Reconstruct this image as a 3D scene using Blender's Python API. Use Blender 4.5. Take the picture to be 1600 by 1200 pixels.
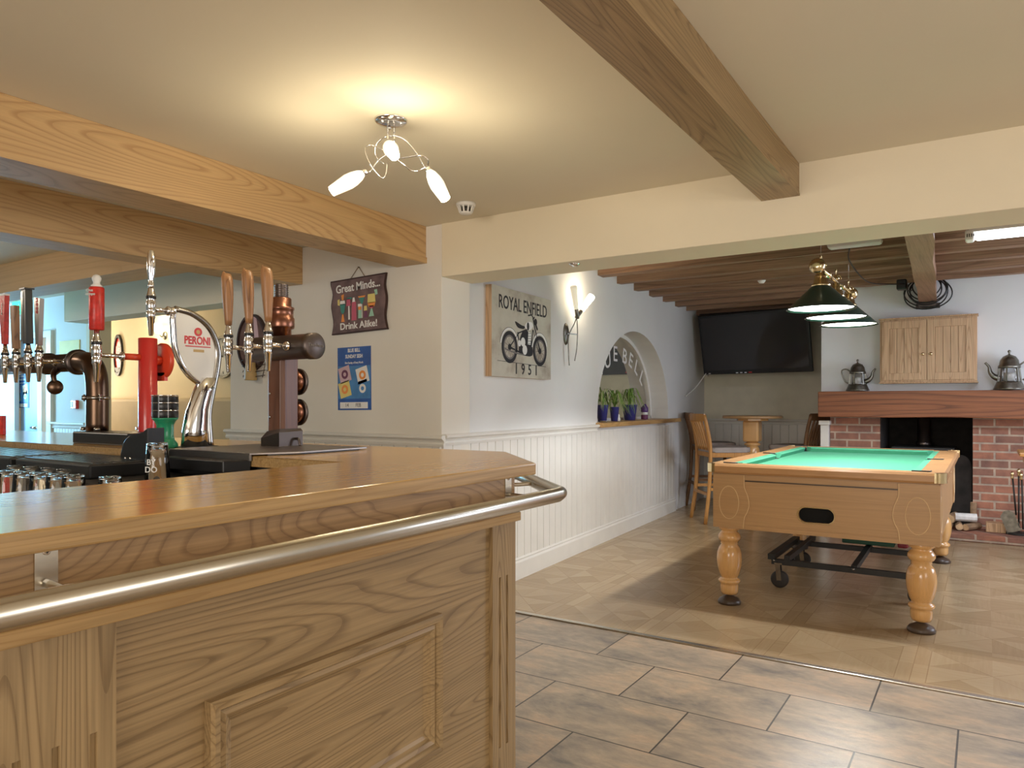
import bpy, bmesh, math, random
from mathutils import Vector, Matrix, noise
random.seed(7)
S = bpy.context.scene
for o in list(bpy.data.objects): bpy.data.objects.remove(o)
R = math.radians
# ------------------------------------------------------------------ camera
F = 1142.0; HZ = 630.0; YAW = R(32.9); H = 1.22
cam = bpy.data.cameras.new('camera'); co = bpy.data.objects.new('camera', cam)
S.collection.objects.link(co); S.camera = co
cam.sensor_width = 36; cam.lens = F/1600*36; cam.shift_y = (HZ-600)/1600
cam.clip_start = .05
co.location = (0, 0, H); co.rotation_euler = (R(90), 0, YAW)
# ------------------------------------------------------------------ world, exposure
w = bpy.data.worlds.new('world'); S.world = w; w.use_nodes = True
w.node_tree.nodes['Background'].inputs[0].default_value = (.75, .85, 1, 1)
w.node_tree.nodes['Background'].inputs[1].default_value = .6
S.view_settings.view_transform = 'Standard'; S.view_settings.look = 'None'
S.view_settings.gamma = 1; S.view_settings.exposure = 0.22
S.view_settings.use_curve_mapping = False
def area(name, loc, rot, sx, sy, e, col):
    l = bpy.data.lights.new(name, 'AREA'); l.shape = 'RECTANGLE'; l.size = sx; l.size_y = sy
    l.energy = e; l.color = col
    o = bpy.data.objects.new(name, l); S.collection.objects.link(o); o.location = loc; o.rotation_euler = rot
    return o
def point(name, loc, e, col, r=.03):
    l = bpy.data.lights.new(name, 'POINT'); l.energy = e; l.color = col; l.shadow_soft_size = r
    o = bpy.data.objects.new(name, l); S.collection.objects.link(o); o.location = loc; return o
# fill lights for rear and right sides; their unseen windows are added below
area('fill_behind', (-.6, -2.9, 1.45), (R(90), 0, 0), 2.6, 1.1, 74, (1, .92, .82))
area('fill_right', (2.5, .9, 1.4), (0, R(90), 0), 1.1, 1.8, 26, (1, .92, .84))
area('fill_pool', (2.5, 6.4, 1.45), (0, R(90), 0), 1.1, 2.0, 54, (.76, .85, 1))
area('daylight_left', (-10.3, 2.9, 1.5), (0, R(-90), R(12)), 1.0, .5, 95, (.28, .66, 1))
point('servery_fill', (-5.4, .6, 2.1), 26, (1, .86, .70), .12)  # added fill without a fitting, warms the servery ceiling and beam
area('lounge_area_light', (-10.4, 4.5, 1.6), (0, R(-90), 0), 1.0, .5, 22, (1, .85, .62))  # warm area light at the lounge end, no window built
WARM = (1, .80, .50)
# ------------------------------------------------------------------ pixel -> plane
def P(px, py, X=None, Y=None, Z=None):
    l = (px-800)/F; v = (HZ-py)/F
    dx = l*math.cos(YAW)-math.sin(YAW); dy = l*math.sin(YAW)+math.cos(YAW)
    if X is not None: d = X/dx
    elif Y is not None: d = Y/dy
    else: d = (Z-H)/v
    return Vector((dx*d, dy*d, H+v*d))
# ------------------------------------------------------------------ materials
MATS = {}
def newmat(name):
    m = bpy.data.materials.new(name); m.use_nodes = True; MATS[name] = m
    return m, m.node_tree, m.node_tree.nodes['Principled BSDF']
def N(nt, t, **kw):
    n = nt.nodes.new(t)
    for k, v in kw.items(): setattr(n, k, v)
    return n
def lk(nt, a, b): nt.links.new(a, b)
def mth(nt, op, a, b=None, c=None):
    n = N(nt, 'ShaderNodeMath', operation=op)
    for i, x in enumerate((a, b, c)):
        if x is None: continue
        if hasattr(x, 'links'): lk(nt, x, n.inputs[i])
        else: n.inputs[i].default_value = x
    return n.outputs[0]
def ramp(nt, fac, stops):
    n = N(nt, 'ShaderNodeValToRGB'); lk(nt, fac, n.inputs[0])
    e = n.color_ramp.elements
    while len(e) < len(stops): e.new(.5)
    for i, (p, c) in enumerate(stops):
        e[i].position = p; e[i].color = (*c, 1) if len(c) == 3 else c
    return n.outputs[0]
def mix(nt, fac, a, b, mode='MIX'):
    n = N(nt, 'ShaderNodeMix', data_type='RGBA', blend_type=mode)
    if hasattr(fac, 'links'): lk(nt, fac, n.inputs[0])
    else: n.inputs[0].default_value = fac
    for i, x in ((6, a), (7, b)):
        if hasattr(x, 'links'): lk(nt, x, n.inputs[i])
        else: n.inputs[i].default_value = (*x, 1)
    return n.outputs[2]
def coords(nt, scale=(1, 1, 1), loc=(0, 0, 0), rot=(0, 0, 0)):
    t = N(nt, 'ShaderNodeTexCoord'); mp = N(nt, 'ShaderNodeMapping')
    mp.inputs['Scale'].default_value = scale; mp.inputs['Location'].default_value = loc
    mp.inputs['Rotation'].default_value = rot
    lk(nt, t.outputs['Object'], mp.inputs[0]); return mp.outputs[0]
def noise_t(nt, vec, scale, detail=2, rough=.5, dist=0):
    n = N(nt, 'ShaderNodeTexNoise'); lk(nt, vec, n.inputs['Vector'])
    n.inputs['Scale'].default_value = scale; n.inputs['Detail'].default_value = detail
    n.inputs['Roughness'].default_value = rough; n.inputs['Distortion'].default_value = dist
    return n.outputs[0]
def bump(nt, b, h, s, d=.005):
    n = N(nt, 'ShaderNodeBump'); n.inputs['Strength'].default_value = s; n.inputs['Distance'].default_value = d
    lk(nt, h, n.inputs['Height']); lk(nt, n.outputs[0], b.inputs['Normal'])
def plain(name, col, rough=.5, metal=0, var=.06, vs=6, coat=0, emit=0, ecol=None, bmp=0):
    m, nt, b = newmat(name)
    c = coords(nt); n = noise_t(nt, c, vs, 3)
    d = tuple(max(0, x*(1-var)) for x in col); l = tuple(min(1, x*(1+var)) for x in col)
    lk(nt, ramp(nt, n, [(.3, d), (.7, l)]), b.inputs['Base Color'])
    b.inputs['Roughness'].default_value = rough; b.inputs['Metallic'].default_value = metal
    b.inputs['Coat Weight'].default_value = coat
    if emit:
        b.inputs['Emission Color'].default_value = (*(ecol or col), 1); b.inputs['Emission Strength'].default_value = emit
    if bmp: bump(nt, b, noise_t(nt, c, 60, 3), bmp, .002)
    return m
def wood(name, light, dark, axis='Y', ring=14, wide=5, rough=.4, coat=0, contrast=.7, off=0, fine=.25, asp=.06):
    """cathedral grain: contour lines of a stretched noise, plus fine fibre"""
    m, nt, b = newmat(name)
    ax = 'XYZ'.index(axis)
    sc = [wide]*3; sc[ax] = wide*asp
    fi = [150]*3; fi[ax] = 3
    v = coords(nt, sc, (off, off*1.7, off*.6)); n = noise_t(nt, v, 1, 1.0, .35, .1)
    f = mth(nt, 'FRACT', mth(nt, 'MULTIPLY', n, ring))
    ring_ = ring; mid = tuple(light[i]*(1-.45*contrast)+dark[i]*.45*contrast for i in range(3))
    c1 = ramp(nt, f, [(0, mid), (.35, light), (.72, light), (.93, tuple(light[i]*(1-contrast)+dark[i]*contrast for i in range(3)))])
    n2 = noise_t(nt, coords(nt, fi), 1, 2, .6)
    c2 = ramp(nt, n2, [(.3, (1-fine,)*3), (.65, (1, 1, 1))])
    n3 = noise_t(nt, coords(nt, [2 if i != ax else .4 for i in range(3)]), 1, 1)
    c3 = ramp(nt, n3, [(.3, (.9, .88, .86)), (.7, (1.0, 1.0, 1.0))])
    lk(nt, mix(nt, 1, mix(nt, 1, c1, c2, 'MULTIPLY'), c3, 'MULTIPLY'), b.inputs['Base Color'])
    b.inputs['Roughness'].default_value = rough; b.inputs['Coat Weight'].default_value = coat
    b.inputs['Coat Roughness'].default_value = .12
    bump(nt, b, n2, .12, .001)
    return m
def glass(name, col=(1, 1, 1), rough=0.02):
    m, nt, b = newmat(name)
    b.inputs['Transmission Weight'].default_value = 1; b.inputs['Base Color'].default_value = (*col, 1)
    b.inputs['Roughness'].default_value = rough; b.inputs['IOR'].default_value = 1.45
    return m
plain('cool_plaster', (.77, .78, .80), .75, var=.03, vs=2, bmp=.25)
plain('plaster', (.76, .745, .72), .75, var=.03, vs=2, bmp=.25)
plain('ceiling_paint', (.78, .71, .56), .7, var=.02, vs=1.5, bmp=.12)
plain('front_plaster_lit', (.79, .745, .665), .75, var=.03, vs=2, bmp=.25)  # wall plaster with some of the lamp's warmth put into its colour
plain('header_plaster_lit', (.82, .725, .545), .6, var=.03, vs=2, bmp=.2)  # same paint as the wall, warm lamp light put into its colour
plain('cream_paint', (.74, .64, .46), .7, var=.03, vs=2)
plain('white_gloss', (.78, .755, .70), .35, var=.03)
plain('sage_paint', (.72, .67, .54), .7, var=.05)
ASH_L, ASH_D = (.66, .46, .25), (.36, .21, .09)
wood('ash_y', (.41, .28, .135), (.17, .10, .04), 'Y', 58, 5, .38, contrast=.6)
wood('ash_z', (.41, .28, .135), (.17, .10, .04), 'Z', 52, 6, .38, off=3, contrast=.6)
wood('ash_fascia', (.45, .285, .135), (.17, .085, .035), 'Y', 30, 8, .38, off=5, asp=.2, contrast=.5)
wood('counter_wood', (.72, .42, .11), (.48, .25, .06), 'Y', 22, 6, .2, coat=.15, contrast=.4, fine=.12)
wood('counter_edge', (.52, .33, .135), (.30, .16, .055), 'Y', 24, 9, .25, coat=.4, contrast=.4)
wood('beam_wood', (.66, .43, .20), (.42, .23, .09), 'Y', 30, 3.6, .45, contrast=.6, off=8, fine=.12, asp=.14)
wood('beam_wood_x', (.62, .44, .25), (.42, .26, .13), 'X', 30, 3, .45, contrast=.3, off=2, fine=.1)
wood('joist_wood', (.40, .235, .145), (.15, .08, .045), 'X', 12, 5, .6, contrast=.5, off=1, fine=.35)
wood('cross_wood', (.38, .22, .14), (.18, .10, .06), 'Y', 12, 5, .6, contrast=.4, off=4)
wood('mantel_wood', (.38, .135, .055), (.15, .05, .025), 'X', 8, 6, .5, contrast=.7, off=9, fine=.35)
wood('table_wood', (.50, .30, .14), (.42, .24, .105), 'X', 14, 8, .35, contrast=.3, fine=.12)
wood('table_rail', (.52, .285, .125), (.42, .22, .09), 'X', 14, 8, .25, contrast=.3, fine=.12)
wood('leg_wood', (.74, .42, .16), (.55, .28, .09), 'Z', 6, 6, .22, coat=.5, contrast=.3, fine=.1)
wood('stool_wood', (.52, .25, .065), (.30, .13, .035), 'Z', 6, 8, .35, contrast=.4)
wood('dark_stool', (.24, .12, .05), (.12, .06, .03), 'Z', 6, 8, .4, contrast=.4)
wood('pine', (.66, .43, .25), (.40, .22, .10), 'Z', 26, 8, .45, off=6)
wood('handle_wood', (.42, .21, .09), (.16, .07, .03), 'Z', 8, 25, .4)
wood('tower_wood', (.17, .068, .036), (.09, .035, .018), 'Z', 6, 9, .35)
wood('sill_wood', (.62, .38, .15), (.42, .22, .08), 'Y', 8, 8, .35)
plain('steel', (.62, .58, .50), .27, 1, .03)
plain('chrome', (.85, .85, .86), .08, 1, .02)
plain('dull_chrome', (.42, .40, .37), .22, 1, .05)
plain('bronze', (.13, .08, .052), .3, 1, .15)
plain('copper', (.27, .125, .085), .3, 1, .1)
plain('gunmetal', (.13, .105, .095), .4, 1, .06)
plain('brass', (.78, .64, .38), .18, 1, .05)
plain('pewter', (.22, .21, .18), .38, 1, .25, 30)
plain('black_plastic', (.012, .012, .013), .35, var=.1)
plain('black_metal', (.02, .019, .018), .5, var=.2)
plain('dark_rubber', (.03, .025, .022), .6, var=.2)
plain('foot_brown', (.07, .045, .03), .35, var=.2)
plain('screen', (.035, .032, .034), .1, var=.02)
plain('red_paint', (.62, .035, .03), .3, var=.06, coat=.3)
plain('red_orange', (.75, .075, .03), .3, var=.05)
plain('red_handle', (.60, .03, .02), .35, var=.25, vs=40, bmp=.6)
plain('white_plastic', (.80, .78, .74), .4, var=.02)
plain('white_paint', (.85, .83, .80), .5, var=.02)
plain('green_paint', (.02, .28, .14), .3, var=.06, coat=.3)
plain('shade_green', (.012, .03, .022), .3, var=.1, coat=.4)
plain('baize', (.05, .27, .155), .9, var=.04, vs=30)
plain('cushion_grey', (.30, .26, .24), .85, var=.08, vs=20)
plain('seat_cream', (.50, .40, .26), .6, var=.04)
plain('grille_dark', (.05, .045, .04), .6)
plain('soot', (.022, .018, .016), .9, var=.4, vs=12)
plain('leaf', (.20, .34, .07), .5, var=.35, vs=25)
plain('leaf_pale', (.50, .55, .25), .5, var=.3, vs=25)
plain('pot_blue', (.05, .055, .25), .3, var=.1)
plain('terracotta', (.48, .18, .08), .7)
plain('purple', (.11, .045, .20), .4); plain('pinkish', (.65, .45, .50), .5)
plain('poster_blue', (.018, .09, .36), .5, var=.2, vs=12)
plain('poster_light', (.06, .22, .50), .5, var=.2, vs=12)
plain('sign_wood', (.17, .105, .10), .7, var=.35, vs=14)
plain('sign_edge', (.05, .022, .018), .7)
plain('ink', (.02, .018, .022), .7); plain('ink_grey', (.20, .18, .17), .7)
plain('orange', (.85, .30, .06), .6); plain('yellow', (.80, .65, .20), .6); plain('pink', (.55, .10, .16), .6)
plain('teal', (.05, .25, .20), .6); plain('mint', (.35, .60, .45), .6); plain('plum', (.16, .04, .10), .6)
plain('gold_tan', (.55, .38, .16), .5)
plain('exit_green', (.02, .55, .30), .5, emit=1.6, ecol=(.05, .9, .55))
plain('blue_door', (.30, .42, .58), .4)
plain('light_on', (1, .97, .90), .4, emit=9, ecol=(1, .90, .68))
plain('shade_glass', (1, .95, .85), .3, emit=.55, ecol=(1, .92, .74))
plain('pool_glow', (1, 1, 1), .4, emit=9, ecol=(.93, .97, 1))
plain('pool_glow_warm', (1, 1, 1), .4, emit=9, ecol=(1, .95, .78))
plain('tube_on', (1, 1, 1), .4, emit=7, ecol=(.85, .93, 1))
plain('lens_off', (.62, .60, .55), .35)
plain('dark_green', (.012, .075, .04), .5)
plain('dark_red', (.22, .01, .02), .4)
plain('tray_steel', (.30, .27, .25), .38, 1, .05)
plain('hole_shade', (.002, .002, .002), .9)  # near-black colour for the shade inside a hole
plain('frosted', (.85, .82, .70), .4, emit=.35, ecol=(1, .9, .65))  # unlit wall shade; a faint glow is put in to keep it pale
plain('bark', (.30, .19, .11), .85, var=.3, vs=30); plain('cut_wood', (.62, .42, .24), .8, var=.15, vs=20)
plain('birch', (.75, .73, .72), .8, var=.15, vs=20)
plain('sandstone', (.42, .33, .26), .8)
plain('string', (.25, .17, .10), .8)
plain('grey_wall', (.60, .59, .48), .7)
glass('clear_glass'); 
plain('display_black', (.012, .012, .014), .5)
m, nt, b = newmat('pane_glass')
b.inputs['Base Color'].default_value = (.9, .95, .92, 1); b.inputs['Alpha'].default_value = .05; b.inputs['Roughness'].default_value = .03
m, nt, b = newmat('canvas')
c = coords(nt); n = noise_t(nt, c, 5, 5, .6)
lk(nt, ramp(nt, n, [(.3, (.36, .30, .24)), (.5, (.56, .52, .43)), (.7, (.62, .59, .50))]), b.inputs['Base Color']); b.inputs['Roughness'].default_value = .8
# slate tile floor, running bond 0.6 x 0.4 m
m, nt, b = newmat('slate_tile')
v = coords(nt, (1, 1, 1), (1.583+6, -3.6+8, 0))
bk = N(nt, 'ShaderNodeTexBrick'); lk(nt, v, bk.inputs['Vector'])
bk.inputs['Scale'].default_value = 1; bk.inputs['Brick Width'].default_value = .6; bk.inputs['Row Height'].default_value = .4
bk.inputs['Mortar Size'].default_value = .0035; bk.inputs['Mortar Smooth'].default_value = .1; bk.offset = .5; bk.inputs['Bias'].default_value = 0
bk.inputs['Color1'].default_value = (0, 0, 0, 1); bk.inputs['Color2'].default_value = (1, 1, 1, 1)
# shift the noise per tile so veining breaks at each joint
sh = N(nt, 'ShaderNodeVectorMath', operation='MULTIPLY'); lk(nt, bk.outputs['Color'], sh.inputs[0]); sh.inputs[1].default_value = (3, 5, 7)
va = N(nt, 'ShaderNodeVectorMath', operation='ADD'); lk(nt, coords(nt, (1.6, 3.2, 1), rot=(0, 0, .5)), va.inputs[0]); lk(nt, sh.outputs[0], va.inputs[1])
n1 = noise_t(nt, va.outputs[0], 1.5, 7, .66, .5)
n2 = noise_t(nt, va.outputs[0], 9, 5, .7)
base = ramp(nt, n1, [(.30, (.17, .155, .145)), (.40, (.32, .265, .20)), (.52, (.44, .35, .25)), (.60, (.53, .39, .26)), (.78, (.43, .355, .265))])
base = mix(nt, 1, base, ramp(nt, n2, [(.25, (.72, .72, .74)), (.7, (1.12, 1.08, 1.04))]), 'MULTIPLY')
lk(nt, mix(nt, bk.outputs['Fac'], base, (.05, .04, .03)), b.inputs['Base Color'])
b.inputs['Roughness'].default_value = .36
hh = mth(nt, 'SUBTRACT', mth(nt, 'MULTIPLY', n2, .5), mth(nt, 'MULTIPLY', bk.outputs['Fac'], 1.0)); bump(nt, b, hh, .5, .006)
# parquet-pattern vinyl
m, nt, b = newmat('parquet')
PS = .62
t = N(nt, 'ShaderNodeTexCoord'); sp = N(nt, 'ShaderNodeSeparateXYZ'); lk(nt, t.outputs['Object'], sp.inputs[0])
u = mth(nt, 'DIVIDE', mth(nt, 'ADD', sp.outputs[0], 10.2), PS); vv = mth(nt, 'DIVIDE', mth(nt, 'ADD', sp.outputs[1], 10.05), PS)
fu = mth(nt, 'SUBTRACT', mth(nt, 'FRACT', u), .5); fv = mth(nt, 'SUBTRACT', mth(nt, 'FRACT', vv), .5)
au = mth(nt, 'ABSOLUTE', fu); av = mth(nt, 'ABSOLUTE', fv)
isu = mth(nt, 'GREATER_THAN', au, av)
mx = mth(nt, 'MAXIMUM', au, av)
bord = mth(nt, 'GREATER_THAN', mx, .40)
su = mth(nt, 'GREATER_THAN', fu, 0); sv = mth(nt, 'GREATER_THAN', fv, 0)
# inner diamond gives the X-and-lozenge look
dia = mth(nt, 'GREATER_THAN', mth(nt, 'ADD', au, av), .40)
idn = mth(nt, 'ADD', mth(nt, 'ADD', mth(nt, 'MULTIPLY', isu, 1.3), mth(nt, 'MULTIPLY', su, 2.7)), mth(nt, 'ADD', mth(nt, 'MULTIPLY', sv, 5.1), mth(nt, 'ADD', mth(nt, 'MULTIPLY', bord, 9.7), mth(nt, 'MULTIPLY', dia, 4.3))))
cb = N(nt, 'ShaderNodeCombineXYZ'); lk(nt, mth(nt, 'FLOOR', u), cb.inputs[0]); lk(nt, mth(nt, 'FLOOR', vv), cb.inputs[1]); lk(nt, idn, cb.inputs[2])
wn = N(nt, 'ShaderNodeTexWhiteNoise', noise_dimensions='3D'); lk(nt, cb.outputs[0], wn.inputs[0])
g1 = noise_t(nt, coords(nt, (5, 70, 1), rot=(0, 0, R(45))), 1, 2); g2 = noise_t(nt, coords(nt, (70, 5, 1), rot=(0, 0, R(45))), 1, 2)
gx = mth(nt, 'GREATER_THAN', mth(nt, 'MULTIPLY', fu, fv), 0)
g = mth(nt, 'ADD', mth(nt, 'MULTIPLY', gx, g1), mth(nt, 'MULTIPLY', mth(nt, 'SUBTRACT', 1, gx), g2))
tone = mth(nt, 'ADD', mth(nt, 'MULTIPLY', wn.outputs[0], .55), mth(nt, 'MULTIPLY', g, .5))
col = ramp(nt, tone, [(.1, (.34, .235, .125)), (.5, (.41, .29, .165)), (.95, (.48, .36, .215))])
e1 = mth(nt, 'LESS_THAN', mth(nt, 'ABSOLUTE', mth(nt, 'SUBTRACT', mx, .40)), .004)
e2 = mth(nt, 'LESS_THAN', mth(nt, 'ABSOLUTE', mth(nt, 'SUBTRACT', au, av)), .004)
e3 = mth(nt, 'GREATER_THAN', mx, .4965)
ee = mth(nt, 'MAXIMUM', mth(nt, 'MAXIMUM', e1, e2), e3)
lk(nt, mix(nt, mth(nt, 'MULTIPLY', ee, .5), col, (.26, .16, .08)), b.inputs['Base Color'])
b.inputs['Roughness'].default_value = .25
bump(nt, b, g, .06, .002)
# brick
m, nt, b = newmat('brick')
t = N(nt, 'ShaderNodeTexCoord'); sp = N(nt, 'ShaderNodeSeparateXYZ'); lk(nt, t.outputs['Object'], sp.inputs[0])
cb = N(nt, 'ShaderNodeCombineXYZ'); lk(nt, mth(nt, 'ADD', mth(nt, 'ADD', sp.outputs[0], sp.outputs[1]), 20), cb.inputs[0]); lk(nt, mth(nt, 'ADD', sp.outputs[2], 5), cb.inputs[1])
bk = N(nt, 'ShaderNodeTexBrick'); lk(nt, cb.outputs[0], bk.inputs['Vector']); bk.inputs['Scale'].default_value = 1
bk.inputs['Brick Width'].default_value = .225; bk.inputs['Row Height'].default_value = .076; bk.inputs['Mortar Size'].default_value = .010; bk.inputs['Mortar Smooth'].default_value = .3
bk.inputs['Color1'].default_value = (.42, .185, .12, 1); bk.inputs['Color2'].default_value = (.27, .14, .105, 1); bk.inputs['Mortar'].default_value = (.48, .38, .30, 1)
n1 = noise_t(nt, coords(nt), 9, 5, .6)
lk(nt, mix(nt, 1, bk.outputs['Color'], ramp(nt, n1, [(.3, (.65, .65, .68)), (.65, (1.1, 1.05, 1.0))]), 'MULTIPLY'), b.inputs['Base Color'])
b.inputs['Roughness'].default_value = .85
bump(nt, b, mth(nt, 'SUBTRACT', mth(nt, 'MULTIPLY', n1, .4), bk.outputs['Fac']), .7, .006)
# ------------------------------------------------------------------ mesh builder
class MB:
    def __init__(s, M=None): s.bm = bmesh.new(); s.M = M or Matrix(); s.m = 0; s.sm = False
    def _add(s, verts, faces, smooth=None):
        vs = [s.bm.verts.new(s.M @ Vector(v)) for v in verts]
        out = []
        for f in faces:
            try: fc = s.bm.faces.new([vs[i] for i in f])
            except ValueError: continue
            fc.material_index = s.m; fc.smooth = s.sm if smooth is None else smooth; out.append(fc)
        return vs, out
    def box(s, x0, x1, y0, y1, z0, z1, bev=0):
        v = [(x, y, z) for x in (x0, x1) for y in (y0, y1) for z in (z0, z1)]
        f = [(0, 1, 3, 2), (4, 6, 7, 5), (0, 4, 5, 1), (2, 3, 7, 6), (0, 2, 6, 4), (1, 5, 7, 3)]
        vs, fs = s._add(v, f, False)
        if bev: s._bev(fs, bev)
        return s
    def _bev(s, fs, bev, seg=2):
        ed = list({e for f in fs for e in f.edges})
        r = bmesh.ops.bevel(s.bm, geom=ed, offset=bev, segments=seg, profile=.5, affect='EDGES', material=-1)
    def obox(s, c, size, rot=None, bev=0):
        M0 = s.M; s.M = M0 @ Matrix.Translation(c) @ (rot.to_4x4() if rot else Matrix())
        s.box(-size[0]/2, size[0]/2, -size[1]/2, size[1]/2, -size[2]/2, size[2]/2, bev); s.M = M0; return s
    def bar(s, a, b, w, h, up=(0, 0, 1), bev=0):
        a = Vector(a); b = Vector(b); d = b-a; L = d.length; y = d.normalized(); z = Vector(up)
        x = y.cross(z)
        if x.length < 1e-4: z = Vector((1, 0, 0)); x = y.cross(z)
        x.normalize(); z = x.cross(y)
        Q = Matrix((x, y, z)).transposed()
        return s.obox((a+b)/2, (w, L, h), Q, bev)
    def lathe(s, prof, c=(0, 0, 0), seg=24, axis='Z', smooth=True, caps=True):
        q = {'Z': Matrix(), 'X': Matrix.Rotation(R(90), 4, 'Y'), 'Y': Matrix.Rotation(R(-90), 4, 'X'), '-Y': Matrix.Rotation(R(90), 4, 'X')}[axis] if isinstance(axis, str) else axis
        M0 = s.M; s.M = M0 @ Matrix.Translation(c) @ q
        v = []; f = []; n = len(prof)
        for r, z in prof:
            for k in range(seg):
                a = 2*math.pi*k/seg; v.append((max(r, 1e-5)*math.cos(a), max(r, 1e-5)*math.sin(a), z))
        for i in range(n-1):
            for k in range(seg):
                k2 = (k+1) % seg; f.append((i*seg+k, i*seg+k2, (i+1)*seg+k2, (i+1)*seg+k))
        if caps: f.append(tuple(range(seg-1, -1, -1))); f.append(tuple((n-1)*seg+k for k in range(seg)))
        s._add(v, f, smooth); s.M = M0; return s
    def cyl(s, a, b, r, seg=16, r2=None, smooth=True):
        return s.tube([a, b], [r, r if r2 is None else r2], seg)
    def tube(s, pts, r, seg=12, curve=0, closed=False, flat=1):
        pts = [Vector(p) for p in pts]
        if curve: pts = crom(pts, curve, closed)
        n = len(pts)
        rs = r if isinstance(r, (list, tuple)) else [r]*n
        if len(rs) != n:
            rs = [rs[min(int(i/(n-1)*(len(rs)-1)), len(rs)-2)]*(1-((i/(n-1)*(len(rs)-1)) % 1 if i < n-1 else 1)) + rs[min(int(i/(n-1)*(len(rs)-1)), len(rs)-2)+1]*((i/(n-1)*(len(rs)-1)) % 1 if i < n-1 else 1) for i in range(n)]
        v = []; f = []; prev = None
        for i, p in enumerate(pts):
            if closed: t = pts[(i+1) % n]-pts[i-1]
            else: t = pts[min(i+1, n-1)]-pts[max(i-1, 0)]
            t.normalize()
            if prev is None:
                a = Vector((0, 0, 1)) if abs(t.z) < .9 else Vector((1, 0, 0)); x = t.cross(a).normalized()
            else:
                x = prev-t*prev.dot(t); x.normalize()
            y = t.cross(x); prev = x
            # keep the section width through corners
            k_ = 1
            if 0 < i < n-1:
                a1 = (pts[i]-pts[i-1]).normalized(); k_ = 1/max(.5, a1.dot(t))
            for k in range(seg):
                a = 2*math.pi*k/seg; v.append(p+(x*math.cos(a)*k_ + y*math.sin(a)*flat)*rs[i])
        m_ = n if closed else n-1
        for i in range(m_):
            j = (i+1) % n
            for k in range(seg):
                k2 = (k+1) % seg; f.append((i*seg+k, i*seg+k2, j*seg+k2, j*seg+k))
        if not closed: f.append(tuple(range(seg-1, -1, -1))); f.append(tuple((n-1)*seg+k for k in range(seg)))
        s._add(v, f, True); return s
    def prism(s, poly, z0, z1, bev=0, smooth=False):
        n = len(poly); v = [(x, y, z0) for x, y in poly]+[(x, y, z1) for x, y in poly]
        f = [tuple(range(n-1, -1, -1)), tuple(range(n, 2*n))]+[(i, (i+1) % n, n+(i+1) % n, n+i) for i in range(n)]
        vs, fs = s._add(v, f, smooth)
        if bev: s._bev(fs, bev)
        return s
    def loft(s, rings, smooth=True, caps=True):
        n = len(rings[0]); v = [p for r in rings for p in r]; f = []
        for i in range(len(rings)-1):
            for k in range(n):
                k2 = (k+1) % n; f.append((i*n+k, i*n+k2, (i+1)*n+k2, (i+1)*n+k))
        if caps: f.append(tuple(range(n-1, -1, -1))); f.append(tuple((len(rings)-1)*n+k for k in range(n)))
        s._add(v, f, smooth); return s
    def disc(s, u, v, r, z0, z1, seg=24, sy=1): return s.prism([(u+r*math.cos(2*math.pi*k/seg), v+r*sy*math.sin(2*math.pi*k/seg)) for k in range(seg)], z0, z1)
    def ring(s, u, v, r0, r1, z0, z1, seg=32, a0=0, a1=360, sy=1):
        full = abs(a1-a0) >= 360; n = seg; A = [R(a0+(a1-a0)*k/n) for k in range(n+(0 if full else 1))]
        V = []; Fc = []
        for a in A:
            for rr, zz in ((r0, z0), (r1, z0), (r1, z1), (r0, z1)): V.append((u+rr*math.cos(a), v+rr*sy*math.sin(a), zz))
        m_ = len(A)
        for i in range(m_ if full else m_-1):
            j = (i+1) % m_
            for q in range(4): Fc.append((i*4+q, i*4+(q+1) % 4, j*4+(q+1) % 4, j*4+q))
        if not full: Fc += [(0, 1, 2, 3), ((m_-1)*4+3, (m_-1)*4+2, (m_-1)*4+1, (m_-1)*4)]
        s._add(V, Fc, False); return s
    def line(s, pts, wd, z0, z1):
        for a, b in zip(pts[:-1], pts[1:]):
            a = Vector(a); b = Vector(b); d = (b-a).normalized(); n = Vector((-d.y, d.x))*wd/2; e = d*wd*.3
            s.prism([tuple(a-n-e), tuple(b-n+e), tuple(b+n+e), tuple(a+n-e)], z0, z1)
        return s
    def text(s, body, u, v, h, z, sx=1, ext=.0008, bold=0, rot=0, space=1):
        c = bpy.data.curves.new('t', 'FONT'); c.body = body; c.size = 1; c.align_x = 'CENTER'; c.align_y = 'CENTER'
        c.extrude = ext/h; c.offset = bold; c.resolution_u = 3; c.space_character = space
        o = bpy.data.objects.new('t', c); S.collection.objects.link(o)
        me = bpy.data.meshes.new_from_object(o); k = h/.7
        T = Matrix.Translation((u, v, z)) @ Matrix.Rotation(rot, 4, 'Z') @ Matrix.Diagonal((k*sx, k, h, 1))
        s._add([T @ x.co for x in me.vertices], [tuple(p.vertices) for p in me.polygons], False)
        bpy.data.objects.remove(o); bpy.data.curves.remove(c); bpy.data.meshes.remove(me); return s
    def grid_strip(s, pts, wid, smooth=True):
        v = []; f = []
        for i, (p, side, w_) in enumerate(zip(*([pts[0], pts[1], wid]))): v += [p-side*w_, p+side*w_]
        for i in range(len(wid)-1): f.append((2*i, 2*i+1, 2*i+3, 2*i+2))
        s._add(v, f, smooth); return s
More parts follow.
